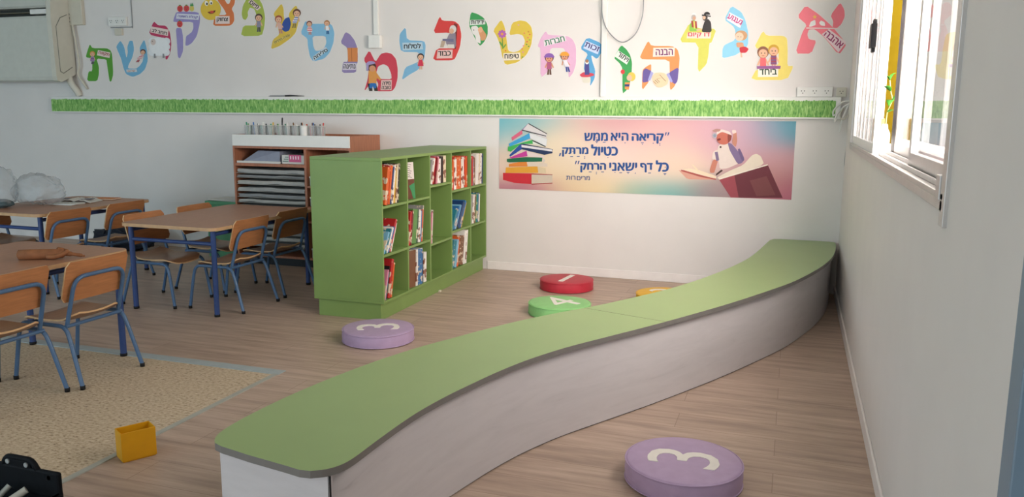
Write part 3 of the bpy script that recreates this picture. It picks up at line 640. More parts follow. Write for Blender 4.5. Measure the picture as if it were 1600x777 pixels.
# ================================================================ POSTER
pl, pr_, pt, pb = -2.584, 0.009, 1.422, 0.774
P = empty('reading_banner', ((pl+pr_)/2, BW, pb), label='long printed banner with book stack, Hebrew quote and child riding open book', cat='poster')
def banner_mat():
    m = bpy.data.materials.new('banner_print'); m.use_nodes = True; n = m.node_tree; b = n.nodes['Principled BSDF']; b.inputs['Roughness'].default_value = 0.45
    a = n.nodes.new('ShaderNodeVertexColor'); a.layer_name = 'print'; n.links.new(a.outputs[0], b.inputs['Base Color']); return m
bm = bmesh.new(); NX, NZ = 64, 18
cl = bm.loops.layers.float_color.new('print')
blobs = [(-0.02, 0.08, .16, .30, '#4fb0c0'), (0.12, 0.02, .12, .16, '#62b6c2'), (0.2, .3, .16, .5, '#e8d6b4'), (0.42, 0.03, .16, .26, '#cf8a98'), (0.45, .45, .2, .4, '#ecd9cc'), (0.35, .95, .14, .25, '#e6cfa2'), (0.07, 1.0, .14, .16, '#b56a86'), (0.02, .6, .06, .3, '#e4cfc0'), (0.56, .25, .12, .35, '#e4b0a8'), (0.62, .55, .1, .25, '#f0d8b8'), (0.60, .98, .1, .2, '#62b0ac'), (0.49, .98, .06, .14, '#8cb8a4'), (0.72, .2, .12, .3, '#d9a8b4'), (0.85, .15, .1, .3, '#c8a2b4'), (0.97, .06, .10, .26, '#3f9db0'), (0.95, .5, .1, .2, '#cf9a9e'), (0.9, .75, .08, .2, '#b98a80'), (0.98, .95, .1, .25, '#c06a80'), (0.74, .95, .08, .2, '#a08a8c')]
def bcol(u, v):
    acc = Vector((0, 0, 0)); wt = 0
    for bu, bv, su, sv, c in blobs:
        g_ = math.exp(-((u-bu)/su)**2-((v-bv)/sv)**2)+1e-5; acc += Vector(hexc(c))*g_; wt += g_
    return acc/wt
gv = [[bm.verts.new((pl+(pr_-pl)*i/NX, BW-0.004, pt+(pb-pt)*j/NZ)) for i in range(NX+1)] for j in range(NZ+1)]
for j in range(NZ):
    for i in range(NX):
        f = bm.faces.new((gv[j][i], gv[j+1][i], gv[j+1][i+1], gv[j][i+1]))
        for l, (a_, b_) in zip(f.loops, ((i, j), (i, j+1), (i+1, j+1), (i+1, j))): l[cl] = tuple(bcol(a_/NX, b_/NZ))+(1,)
ret = bmesh.ops.extrude_face_region(bm, geom=bm.faces[:])
for v in [x for x in ret['geom'] if isinstance(x, bmesh.types.BMVert)]: v.co.y += 0.0035
adopt(finish('printed_sheet', bm, banner_mat()), P)
PK = 4.2      # print pieces sit just proud of the sheet
CP1 = (780, 180, 6.48); CP2 = (860, 195, 7.77); CP3 = (1050, 185, 5.755)
BK = [([(40,585),(330,590),(330,700),(150,685),(40,655)], '#c9303c'), ([(330,598),(540,605),(540,690),(330,702)], '#cfc3b2'), ([(330,590),(540,600),(540,606),(330,600)], '#a02832'), ([(330,695),(540,684),(540,692),(330,704)], '#a02832'),
      ([(70,530),(390,518),(400,585),(65,585)], '#e0a53c'), ([(390,522),(470,535),(475,590),(398,585)], '#d9c9a8'),
      ([(100,495),(280,460),(290,518),(100,522)], '#e08a3c'), ([(280,460),(490,490),(490,522),(290,518)], '#dccfc0'),
      ([(80,442),(270,425),(440,430),(440,470),(100,478),(80,470)], '#1f6a4a'), ([(440,432),(470,455),(455,482),(435,470)], '#d9cdc4'),
      ([(105,430),(280,360),(290,415),(130,438)], '#c43f9a'), ([(280,360),(470,420),(455,432),(290,418)], '#e0d2ce'),
      ([(105,405),(225,285),(232,345),(115,420)], '#2c4f9c'), ([(225,285),(545,345),(545,360),(225,305)], '#1f2f52'), ([(228,300),(540,348),(540,368),(230,325)], '#dfdce0'), ([(230,325),(545,370),(540,385),(460,402),(232,345)], '#22345a'),
      ([(92,320),(340,250),(345,290),(225,290),(120,370),(92,360)], '#3fae54'), ([(340,250),(470,320),(345,292)], '#dfe3d8'),
      ([(100,290),(310,180),(318,235),(110,318)], '#3f9fd0'), ([(310,180),(490,240),(480,318),(318,235)], '#d9dcdc'), ([(340,252),(478,315),(470,322),(340,262)], '#2b3a3a'),
      ([(128,225),(235,150),(240,190),(135,258)], '#d8647f'), ([(235,150),(300,82),(320,95),(260,150)], '#b48ac0'), ([(300,82),(490,190),(480,235),(245,150)], '#d6d2d0'), ([(235,146),(480,208),(478,216),(235,156)], '#2f2a34'), ([(300,80),(488,186),(488,194),(300,90)], '#2f2a34')]
piece('book_stack_print', BK, CP1, PK, P)
BOY = [([(60,465),(130,540),(160,548),(400,552),(380,545)], '#d9a08c'), ([(80,462),(130,470),(390,540),(400,555),(250,525),(85,475)], '#b0574f'), (smooth_loop([(90,462),(160,450),(260,470),(400,520),(398,545),(280,515)], 1), '#f0dcc0'), ([(175,410),(200,425),(260,490),(230,480)], '#efd9b8'),
       ([(420,545),(860,415),(995,715),(530,712)], '#6e2f3a'), ([(420,545),(560,505),(600,712),(530,712)], '#9c4650'), ([(700,560),(850,520),(930,690),(760,700)], '#7d4446'),
       (smooth_loop([(400,535),(520,470),(640,420),(720,330),(760,318),(800,340),(830,415),(640,480),(430,548)], 1), '#e6d8c4'), ([(420,540),(860,412),(862,422),(425,552)], '#efe4d4'),
       (smooth_loop([(405,300),(420,240),(500,215),(560,300),(610,400),(500,450),(430,455),(420,380)], 1), '#e6d6cc'), (smooth_loop([(358,370),(370,300),(410,280),(415,370)], 1), '#e6d6cc'), (smooth_loop([(370,370),(415,375),(390,460),(380,490),(345,490),(340,460)], 1), '#c9806a'),
       ([(385,305),(412,300),(425,375),(400,385)], '#7f6c8c'), (smooth_loop([(500,215),(540,230),(655,370),(625,405),(590,410),(520,290)]), '#7f6c92'), (smooth_loop([(590,280),(610,268),(655,370),(630,390)]), '#6f5c84'),
       (smooth_loop([(555,110),(580,112),(588,200),(575,260),(540,225)]), '#c98a74'), (smooth_loop([(540,105),(575,105),(580,130),(545,140)]), '#e8d4ca'),
       (ell(465,175,64,62,20), '#c46a58'), (smooth_loop([(505,120),(540,150),(530,200),(505,220),(500,170)]), '#8c4238'), (smooth_loop([(400,150),(405,115),(450,98),(520,120),(540,155),(505,140),(450,120)]), '#ecd9d0'), (smooth_loop([(358,112),(400,92),(440,98),(430,118),(380,122)]), '#b98a80'), (ell(385,155,22,24,14), '#b8b0b8'), (ell(385,155,14,16,12), '#8f98a8'), (ell(423,190,18,10,10,rot=-20), '#7d2b28'), (ell(438,258,9,9,10), '#4a2f2a'),
       ([(395,500),(445,460),(460,470),(400,515)], '#4a2f2a')]
piece('child_on_book_print', BOY, CP3, PK, P)
NAVY = '#274f8f'
# quote set glyph by glyph; vowel points drawn as small marks under or inside the letters
def quote(line, segs, h, base, bold=0.03):
    """segs: (letters in reading order, x_left, x_right) words in CP2 px"""
    for wd_, xl, xr, yo, hh in segs:
        text_on_wall('lettering', wd_, (xl, base+yo), (xr, base+yo), hh, CP2, PK+2, NAVY, P, bold)
quote(1, [('קריאה', 995, 1372, 22, 118), ('היא', 738, 945, 0, 92), ('ממש', 420, 695, 0, 95)], 90, 146)
quote(2, [('כטיול', 503, 815, -10, 132), ('מרתק', 150, 458, 12, 108)], 90, 318)
quote(3, [('כל', 1288, 1432, -10, 132), ('דף', 1098, 1240, 12, 108), ('ישאני', 722, 1050, 0, 95), ('הרחק', 372, 672, 12, 108)], 90, 510)
text_on_wall('lettering', 'מרים', (325, 648), (480, 648), 48, CP2, PK+2, NAVY, P, 0.01); text_on_wall('lettering', 'רות', (195, 644), (305, 644), 48, CP2, PK+2, NAVY, P, 0.01)
dots = []
def dot(x, y, r=6): dots.append((ell(x, y, r, r, 8), NAVY))
def bar(x, y, w_=17, h_=4): dots.append(([(x-w_, y-h_), (x+w_, y-h_), (x+w_, y+h_), (x-w_, y+h_)], NAVY))
for x, y in ((1330, 228), (1330, 248), (1250, 225), (908, 220), (565, 218), (700, 398), (418, 388), (418, 406), (1032, 588), (785, 578), (560, 577), (560, 596), (945, 590), (1392, 606), (1118, 236), (300, 0+330), (560, 160), (275, 325), (1395, 515), (640, 0+0+150)): dot(x, y)
for x, y in ((1118, 218), (565, 206), (655, 212), (260, 386), (340, 384), (1205, 586), (635, 573), (485, 573), (855, 582), (945, 578), (1392, 595)): bar(x, y)
for a in (1398, 1430): dots.append(([(a+2, 92), (a+18, 92), (a+2, 132), (a-8, 132)], NAVY))
for a in (308, 340): dots.append(([(a+2, 438), (a+18, 438), (a+2, 478), (a-8, 478)], NAVY))
dots.append(([(118, 342), (134, 342), (120, 382), (106, 382)], NAVY))
for d_ in dots: piece('vowel_point', [d_], CP2, PK+1.8, P)
# ================================================================ BENCH (S-shaped, two green tops)
BZ = 0.44
BR = [(-1.30,1.972),(-1.262,1.998),(-1.236,2.04),(-1.225,2.10),(-1.222,2.22),(-1.215,2.40),(-1.205,2.52),(-1.187,2.64),(-1.163,2.76),(-1.134,2.88),(-1.101,3.01),(-1.06,3.145),(-1.01,3.28),(-0.92,3.475),(-0.785,3.71),(-0.63,3.975),(-0.46,4.285),(-0.27,4.655),(-0.07,5.09),(0.062,5.41),(0.19,5.82),(0.265,6.12),(0.322,6.43),(0.356,6.75),(0.372,7.0)]
BL = [(-1.70,2.048),(-1.728,2.085),(-1.745,2.143),(-1.75,2.24),(-1.742,2.40),(-1.725,2.55),(-1.700,2.70),(-1.668,2.85),(-1.63,3.00),(-1.59,3.13),(-1.535,3.28),(-1.46,3.45),(-1.375,3.64),(-1.26,3.87),(-1.12,4.10),(-0.96,4.335),(-0.81,4.60),(-0.655,4.90),(-0.50,5.29),(-0.36,5.74),(-0.265,6.14),(-0.205,6.55),(-0.165,6.90),(-0.14,7.10)]
def sm2(pts, n=4): return [(v.x, v.y) for v in spline([(x, y, 0) for x, y in pts], n)]
R_, L_ = sm2(BR), sm2(BL)
FRONT = [(-1.335,1.968),(-1.387,1.979),(-1.54,2.006),(-1.62,2.024),(-1.665,2.034)]
END = [(0.372,7.10),(0.366,7.17),(0.33,7.195),(-0.06,7.195),(-0.11,7.18)]
def split_at(pts, p0, p1):
    """first index on the polyline beyond the seam line p0-p1"""
    d = (p1[0]-p0[0], p1[1]-p0[1])
    for i, p in enumerate(pts):
        if d[0]*(p[1]-p0[1])-d[1]*(p[0]-p0[0]) > 0: return i
S0, S1 = (-0.985, 4.225), (-0.585, 4.10)
iL, iR = split_at(L_, S0, S1), split_at(R_, S0, S1)
def on_seam(a, b):
    d = (S1[0]-S0[0], S1[1]-S0[1]); f = lambda p: d[0]*(p[1]-S0[1])-d[1]*(p[0]-S0[0]); t = f(a)/(f(a)-f(b))
    return (a[0]+(b[0]-a[0])*t, a[1]+(b[1]-a[1])*t)
sl, sr = on_seam(L_[iL-1], L_[iL]), on_seam(R_[iR-1], R_[iR])
g = 0.002
near = FRONT[::-1]; near = [(x, y) for x, y in FRONT]
loop_near = R_[:iR] + [(sr[0], sr[1]-g)] + [(sl[0], sl[1]-g)] + L_[:iL][::-1] + near[::-1]
loop_far = [(sr[0], sr[1]+g)] + R_[iR:] + END + L_[iL:][::-1] + [(sl[0], sl[1]+g)]
bench = empty('curved_bench', (-0.6, 4.3, 0), label='long S-curved low bench with green top and whitewashed wood sides', cat='bench')
def top_piece(loop):
    bm = bmesh.new(); prism(bm, loop, BZ-0.024, BZ, 0, 1, 1)
    o = adopt(finish('bench_top', bm, [M_BENCH, M_EDGE]), bench); o['label'] = 'green laminate seat top with grey edge'; return o
top_piece(loop_near); top_piece(loop_far)
def wall_strip(name, pts, z0, z1, th, m, side):
    """vertical curved panel following pts; thickness th towards 'side' (+1 left of travel)"""
    bm = bmesh.new(); rows = []
    for i, p in enumerate(pts):
        a = Vector(pts[max(i-1, 0)]); b = Vector(pts[min(i+1, len(pts)-1)]); d = (b-a).normalized(); nrm = Vector((-d.y, d.x))*side
        q = Vector(p)+nrm*th
        rows.append([bm.verts.new((p[0], p[1], z0)), bm.verts.new((p[0], p[1], z1)), bm.verts.new((q.x, q.y, z1)), bm.verts.new((q.x, q.y, z0))])
    for a, b in zip(rows, rows[1:]):
        for k in range(4):
            f = bm.faces.new((a[k], a[(k+1) % 4], b[(k+1) % 4], b[k])); f.smooth = k in (0, 2)
    bm.faces.new(rows[0]); bm.faces.new(rows[-1][::-1])
    return adopt(finish(name, bm, m, None, 40), bench)
def inset(pts, d):
    o = []
    for i, p in enumerate(pts):
        a = Vector(pts[max(i-1, 0)]); b = Vector(pts[min(i+1, len(pts)-1)]); t = (b-a).normalized(); o.append((p[0]-t.y*d, p[1]+t.x*d))
    return o
Rp = [p for p in inset(R_, 0.028) if p[1] > 2.03]; Rp = [(Rp[0][0], 2.012)]+Rp
Rp = [(min(x, 0.345), y) for x, y in Rp]
Lp = [p for p in inset(L_, -0.028) if p[1] > 2.09]
wall_strip('side_panel', Rp, 0.006, BZ-0.024, 0.016, M_WASH, 1)
wall_strip('side_panel', Lp, 0.006, BZ-0.024, 0.016, M_WASH, -1)
wall_strip('end_panel', [(-1.705, 2.075), (-1.255, 2.0)], 0.006, BZ-0.024, 0.016, M_WASH, 1)
wall_strip('end_panel', [(0.34, 7.15), (-0.1, 7.15)], 0.006, BZ-0.024, 0.016, M_WASH, 1)
wall_strip('corner_joint', [(-1.2575, 1.999), (-1.2495, 2.004)], 0.006, BZ-0.024, 0.004, M_BLACK, 1)
wall_strip('base_strip', inset(Rp, 0.006), 0.0, 0.008, 0.006, M_BLACK, 1)

# ================================================================ ROUND FLOOR CUSHIONS WITH NUMBERS
def cushion(x, y, rad, h, color, digit, rot, dl, label, dcol='#e9e4dc'):
    m = mat('leatherette_'+color.lstrip('#'), color, 0.48, 0.05, 18, spec=0.35, bump=0.12)
    r = empty('floor_cushion', (x, y, 0), math.radians(rot), label, 'cushion', 'round numbered floor cushions')
    bm = bmesh.new(); b = 0.012
    prof = [(0, 0.0), (rad-b, 0.0)]+[(rad-b+b*math.sin(math.radians(a)), b-b*math.cos(math.radians(a))) for a in (30, 60, 90)]
    prof += [(rad+0.003, h*.5), (rad, h-b)]+[(rad-b+b*math.cos(math.radians(a)), h-b+b*math.sin(math.radians(a))) for a in (30, 60, 90)]+[(rad*.6, h+0.003), (0, h+0.004)]
    lathe(bm, prof, 56); o = finish('cushion_body', bm, m, r, 50)
    bm = bmesh.new()
    for z in (0.008, h-0.006): tube(bm, [((rad+.001)*math.cos(a*math.pi/28), (rad+.001)*math.sin(a*math.pi/28), z) for a in range(57)], 0.0035, 6, False)
    for z in (h*.42, h*.5): tube(bm, [((rad+.002)*math.cos(a*math.pi/28), (rad+.002)*math.sin(a*math.pi/28), z) for a in range(2, 22)], 0.0018, 5, False)
    p = finish('piping', bm, m, r)
    vs, fs, asp = glyph_tris(digit, 0.035); bm = bmesh.new()
    hh = dl; ww = dl*asp*1.02
    vv = [bm.verts.new(((u-.5)*ww, (v-.5)*hh, h+0.0055)) for u, v in vs]
    for f in fs: bm.faces.new([vv[i] for i in f])
    fs2 = bmesh.ops.extrude_face_region(bm, geom=bm.faces[:])
    for v in [q for q in fs2['geom'] if isinstance(q, bmesh.types.BMVert)]: v.co.z -= 0.004
    d_ = finish('number', bm, ink(dcol), r); d_['label'] = 'white number '+digit
    return r
cushion(-2.515, 4.665, 0.232, 0.085, '#b49cbc', '3', 118, 0.28, 'purple cushion numbered 3 on floor in front of the green bookcase')
cushion(-1.763, 6.63, 0.225, 0.085, '#ba3040', '1', -6, 0.29, 'red cushion numbered 1 lying near the back wall')
cushion(-1.585, 5.77, 0.232, 0.085, '#8cc97e', '4', 64, 0.29, 'light green cushion numbered 4 half hidden behind the bench')
cushion(-0.885, 6.36, 0.228, 0.085, '#e8b21e', '2', 40, 0.28, 'yellow cushion mostly hidden behind the bench')
cushion(-0.35, 3.232, 0.236, 0.09, '#b49cbc', '3', 90, 0.29, 'purple cushion numbered 3 on floor beside the right wall')

# ================================================================ TABLES
def table(x0, x1, y0, y1, h, label, rad=0.07):
    t = empty('school_table', ((x0+x1)/2, (y0+y1)/2, 0), 0, label, 'table', 'low classroom tables')
    hx, hy = (x1-x0)/2, (y1-y0)/2
    lp = []
    for cx_, cy_, a0 in ((hx-rad, hy-rad, 0), (-hx+rad, hy-rad, 90), (-hx+rad, -hy+rad, 180), (hx-rad, -hy+rad, 270)):
        for k in range(7): a = math.radians(a0+15*k); lp.append((cx_+rad*math.cos(a), cy_+rad*math.sin(a)))
    bm = bmesh.new(); prism(bm, lp, h-0.024, h, 0, 1, 1); finish('table_top', bm, [M_TABLE, M_TEDGE], t)
    lx, ly = hx-0.062, hy-0.06
    for sx_ in (-1, 1):
        for sy_ in (-1, 1):
            l = tubeo('leg', [(sx_*lx, sy_*ly, 0.012), (sx_*lx, sy_*ly, h-0.025)], 0.019, M_TLEG, t, 14)
            bm = bmesh.new(); lathe(bm, [(0, 0), (.0205, 0), (.021, .018), (0, .018)], 14, (sx_*lx, sy_*ly, 0)); f = finish('foot_cap', bm, M_RUBBER, l)
    for sy_ in (-1, 1): tubeo('end_rail', [(-lx, sy_*ly, h-0.125), (lx, sy_*ly, h-0.125)], 0.0145, M_TLEG, t, 12)
    for sx_ in (-1, 1): tubeo('side_rail', [(sx_*lx, -ly, h-0.055), (sx_*lx, ly, h-0.055)], 0.0145, M_TLEG, t, 12)
    return t
table(-4.60, -3.745, 2.62, 3.875, 0.66, 'wooden topped table with blue legs, nearest at left, brown cloth on it')
table(-4.70, -3.84, 4.745, 6.06, 0.66, 'wooden topped table with blue legs standing before the brown cabinet')
table(-6.50, -5.615, 4.88, 6.10, 0.66, 'wooden topped table with plastic bag and papers, farthest at left')

# ================================================================ CHAIRS
def rounded_panel(bm, w_, z0, z1, rad, th, xf, n=10):
    """curved back panel: across y, up z, x from xf(y, z)"""
    outl = []
    ny, nz_ = 16, 8; grid = []
    for j in range(nz_+1):
        row = []
        for i in range(ny+1):
            v = j/nz_; z = z0+(z1-z0)*v; half = w_/2
            dz = min(z-z0, z1-z); 
            if dz < rad: half -= rad-math.sqrt(max(0, rad*rad-(rad-dz)**2))
            y = -half+2*half*i/ny; row.append((xf(y, z), y, z))
        grid.append(row)
    f_ = [[bm.verts.new(p) for p in r] for r in grid]; b_ = [[bm.verts.new((p[0]+th, p[1], p[2])) for p in r] for r in grid]
    for A, flip in ((f_, False), (b_, True)):
        for j in range(nz_):
            for i in range(ny):
                q = (A[j][i], A[j][i+1], A[j+1][i+1], A[j+1][i]); fc = bm.faces.new(q[::-1] if flip else q); fc.smooth = True
    per = [(0, i) for i in range(ny)]+[(j, ny) for j in range(nz_)]+[(nz_, i) for i in range(ny, 0, -1)]+[(j, 0) for j in range(nz_, 0, -1)]
    for k in range(len(per)):
        a, b = per[k], per[(k+1) % len(per)]
        bm.faces.new((f_[a[0]][a[1]], b_[a[0]][a[1]], b_[b[0]][b[1]], f_[b[0]][b[1]])).material_index = 1
def make_chair(label):
    t = empty('school_chair', (0, 0, 0), 0, label, 'chair', 'blue framed wooden classroom chairs')
    # seat: saddle-shaped plywood, x forward
    bm = bmesh.new(); nx_, ny = 12, 12; A, B = [], []
    for i in range(nx_+1):
        u = i/nx_; x = -0.165+0.375*u; half = 0.175+0.015*math.sin(math.pi*u)
        e = min(u, 1-u)*0.36
        if e < 0.05: half -= 0.05-math.sqrt(max(0, 0.0025-(0.05-e)**2))
        ra, rb = [], []
        for j in range(ny+1):
            v = -1+2*j/ny; y = half*v
            z = 0.352+0.012*v*v-0.010*math.sin(math.pi*min(1, u*1.1))+0.03*max(0, .18-u)/.18-0.035*max(0, u-.78)**2/.05
            ra.append(bm.verts.new((x, y, z+0.009))); rb.append(bm.verts.new((x, y, z-0.001)))
        A.append(ra); B.append(rb)
    for G, fl in ((A, False), (B, True)):
        for i in range(nx_):
            for j in range(ny):
                q = (G[i][j], G[i+1][j], G[i+1][j+1], G[i][j+1]); f = bm.faces.new(q[::-1] if fl else q); f.smooth = True
    per = [(0, j) for j in range(ny)]+[(i, ny) for i in range(nx_)]+[(nx_, j) for j in range(ny, 0, -1)]+[(i, 0) for i in range(nx_, 0, -1)]
    for k in range(len(per)):
        a, b = per[k], per[(k+1) % len(per)]
        bm.faces.new((A[a[0]][a[1]], B[a[0]][a[1]], B[b[0]][b[1]], A[b[0]][b[1]])).material_index = 1
    finish('seat', bm, [M_SEAT, M_PLYEDGE], t, 50)
    xl = lambda z: -0.128-0.28*(z-0.34)                         # lean of the back
    bm = bmesh.new(); rounded_panel(bm, 0.425, 0.465, 0.69, 0.02, 0.010, lambda y, z: xl(z)+0.012+0.30*y*y)
    finish('backrest', bm, [M_PLY, M_PLYEDGE], t, 50)
    U = fillet([(xl(.335), -0.178, .338), (xl(.605), -0.172, .605), (xl(.605), 0.172, .605), (xl(.335), 0.178, .338)], 0.075, 6)
    tubeo('back_frame', U, 0.0115, M_TUBE, t, 12)
    for s in (-1, 1):
        y = 0.196*s
        pts = fillet([(-0.172, y*1.03, 0.235), (-0.136, y, 0.335), (0.185, y, 0.335), (0.208, y*1.02, 0.235)], 0.05, 6)
        tubeo('side_rail', pts, 0.0115, M_TUBE, t, 12)
        for a, b in (((-0.172, y*1.03, 0.235), (-0.240, y*1.1, 0.012)), ((0.208, y*1.02, 0.235), (0.245, y*1.06, 0.012))):
            l = tubeo('leg', [a, b], 0.0115, M_TUBE, t, 12)
            bm = bmesh.new(); lathe(bm, [(0, 0), (.0135, 0), (.0138, .022), (0, .022)], 12, (b[0], b[1], 0)); finish('foot_cap', bm, M_RUBBER, l)
    tubeo('cross_bar', [(-0.133, -0.196, .333), (-0.133, 0.196, .333)], 0.0105, M_TUBE, t, 12)
    tubeo('cross_bar', [(0.12, -0.196, .333), (0.12, 0.196, .333)], 0.0105, M_TUBE, t, 12)
    return t
ch0 = make_chair('x'); first = [True]
def chair(x, y, rz, label):
    c = ch0 if first[0] else copy_tree(ch0); first[0] = False
    c.location = (x, y, 0); c.rotation_euler = (0, 0, math.radians(rz)); c['label'] = label; return c
chair(-3.785, 3.47, 180, 'wooden chair with blue frame at the far corner of the nearest table')
chair(-3.835, 2.985, 180, 'wooden chair cut off by left photo edge, at the nearest table')
chair(-4.015, 5.155, 180, 'wooden chair at near right side of the table before the brown cabinet')
chair(-4.03, 5.715, 179, 'wooden chair against the brown cabinet, next to the green bookcase')
chair(-4.60, 5.10, 0, 'wooden chair at left near corner of the table before the brown cabinet, facing right')
chair(-4.60, 5.68, 0, 'wooden chair on the left far side of the table before the brown cabinet')
chair(-5.67, 5.05, 180, 'wooden chair at the bag table, nearer of two in front of it')
chair(-5.67, 5.645, 180, 'wooden chair at the bag table, farther of two in front of it')
chair(-6.42, 5.20, 0, 'wooden chair on the far left side of the bag table, facing right')
# ================================================================ GREEN BOOKCASE
SX0, SX1, SY0, SY1, SH = -3.27, -2.70, 5.10, 7.175, 1.165
shelf = empty('green_bookcase', ((SX0+SX1)/2, (SY0+SY1)/2, 0), label='green bookcase with fifteen open compartments of picture books', cat='bookcase')
T = 0.018
child_box('plinth', (SX0+0.03, SX1-0.03, SY0+0.012, SY1-0.012, 0, 0.125), M_GREEN, shelf, 0.002)
child_box('top_board', (SX0, SX1, SY0, SY1, SH-T-0.004, SH), M_GREEN, shelf, 0.002)
child_box('bottom_board', (SX0, SX1, SY0, SY1, 0.125, 0.125+T), M_GREEN, shelf, 0.001)
child_box('side_panel', (SX0, SX1, SY0, SY0+T, 0.125+T, SH-T-.004), M_GREEN, shelf, 0.001)
child_box('side_panel', (SX0, SX1, SY1-T, SY1, 0.125+T, SH-T-.004), M_GREEN, shelf, 0.001)
bx0 = SX1-0.30
child_box('back_panel', (bx0-0.012, bx0, SY0+T, SY1-T, 0.125+T, SH-T-.004), M_GREEN, shelf)
edges = [SY0+T, 5.511, 5.915, 6.35, 6.785, SY1-T]
for y in edges[1:-1]: child_box('divider', (SX0+0.01, SX1-0.001, y-T/2, y+T/2, 0.125+T, SH-T-.004), M_GREEN, shelf, 0.001)
cells = {}
for i in range(5):
    ya = edges[i]+(T/2 if i else 0); yb = edges[i+1]-(T/2 if i < 4 else 0)
    z1, z2 = (0.905, 0.435) if i == 2 else (0.825, 0.478)
    for z in (z1, z2): child_box('shelf_board', (SX0+0.01, SX1-0.003, ya, yb, z-T, z), M_GREEN, shelf, 0.001)
    for rw, (zb, zt) in enumerate(((z1, SH-T-.004), (z2, z1-T), (0.125+T, z2-T))): cells[(i, rw)] = (ya, yb, zb, zt)
child_box('furniture_glide', (SX1-0.045, SX1-0.015, 6.12, 6.15, 0.0, 0.012), M_BEIGE, shelf)
# ---- books: each a cover shell with its own block of pages
CN = {'orange': '#d8632c', 'red': '#bb2a2c', 'dark red': '#7e1f28', 'white': '#e9e5de', 'teal': '#2e7f8e', 'dark blue': '#22406f', 'blue': '#2f6fa8', 'light blue': '#7fb4cf',
      'yellow': '#d9b04a', 'cream': '#e0d3b4', 'black': '#232224', 'green': '#5f8f4a', 'dark green': '#355c3a', 'pink': '#d98aa0', 'brown': '#7a5136', 'purple': '#6a5590', 'grey': '#9a9a98'}
ORD = ['first', 'second', 'third', 'fourth', 'fifth', 'sixth', 'seventh', 'eighth', 'ninth']
COLN = ['first', 'second', 'third', 'fourth', 'fifth']; ROWN = ['top', 'middle', 'bottom']
def cover_mat(cn, k):
    key = 'cover_%s_%d' % (cn.replace(' ', '_'), k % 3)
    if key in MATS: return MATS[key]
    m = mat(key, CN[cn], 0.4, 0.10, 6)
    if k % 3:                                           # printed band or picture patches on the cover
        n = m.node_tree; b = n.nodes['Principled BSDF']; src = b.inputs['Base Color'].links[0].from_socket
        t = n.nodes.new('ShaderNodeTexCoord'); v = n.nodes.new('ShaderNodeTexNoise'); v.inputs['Scale'].default_value = 16 if k % 3 == 1 else 26; v.inputs['Detail'].default_value = 3
        gt = n.nodes.new('ShaderNodeMath'); gt.operation = 'LESS_THAN'; gt.inputs[1].default_value = 0.44
        mx_ = n.nodes.new('ShaderNodeMix'); mx_.data_type = 'RGBA'; mx_.inputs[7].default_value = hexc('#d8c7ae' if cn not in ('white', 'cream', 'yellow') else '#8a5a4a')+(1,)
        n.links.new(t.outputs['Object'], v.inputs['Vector']); n.links.new(v.outputs[0], gt.inputs[0]); n.links.new(gt.outputs[0], mx_.inputs[0])
        n.links.new(src, mx_.inputs[6]); n.links.new(mx_.outputs[2], b.inputs['Base Color'])
    return m
nb = [0]
def book(cell, cn, y, th, h, dp, lean, label, inset_=0.012, yaw=0.0):
    """stands on its lower +y edge when leaning towards +y; spine at the front (+x)"""
    ya, yb, zb, zt = cells[cell]; nb[0] += 1
    r = empty('book', (SX1-inset_, y, zb+0.0008), 0, label, 'book', 'picture books in the green bookcase')
    r.rotation_euler = (math.radians(-lean), 0, math.radians(yaw)); c = 0.0022
    # local frame: x back = -dp..0, y 0 (pivot side, +y face) .. -th, z 0..h ; lean<0 pivots on the other side
    s = -1 if lean >= 0 else 1; y0_, y1_ = sorted((0, s*th))
    bm = bmesh.new(); box(bm, -dp, 0, y0_, y0_+c, 0, h); box(bm, -dp, 0, y1_-c, y1_, 0, h); box(bm, -0.003, 0, y0_+c, y1_-c, 0, h)
    o = finish('cover', bm, cover_mat(cn, nb[0]), r)
    bm = bmesh.new(); box(bm, -dp+0.004, -0.004, y0_+c, y1_-c, 0.003, h-0.003); finish('pages', bm, M_PAGES, r)
    return r
def row(cell, lst, y0=None, lean0=0, span=None, off=0.0):
    """lst: (colour, thickness, height, depth, lean)"""
    ya, yb, zb, zt = cells[cell]; y = (ya+0.004 if y0 is None else y0); i = 0
    prev = None; y += off*(yb-ya)
    k_ = 1.0 if span is None else (span*(yb-ya)-0.0012*len(lst))/sum(b[1]/math.cos(math.radians(b[4])) for b in lst)
    for cn, th, h, dp, ln in lst:
        th *= k_
        a = math.radians(ln); h = min(h, (zt-zb-0.012-th*math.sin(abs(a)))/math.cos(a))
        y += th/max(.5, math.cos(a))+0.0012
        if prev is not None and ln < prev-0.1: y += 0.0
        side = 'leftmost' if i == 0 else ORD[i]+' from left'
        book(cell, cn, y, th, h, dp, ln, f'{cn} book, {side} in {ROWN[cell[1]]} row, {COLN[cell[0]]} column of green bookcase', 0.010+0.012*random.random())
        i += 1; prev = ln
row((0, 0), [('orange', .022, .27, .22, 13), ('red', .012, .285, .2, 13), ('orange', .014, .28, .21, 13), ('dark blue', .012, .27, .2, 13), ('white', .014, .285, .22, 12.5), ('yellow', .022, .265, .2, 9), ('cream', .012, .28, .2, 8.5), ('black', .010, .285, .19, 8)], span=0.58, off=0.10)
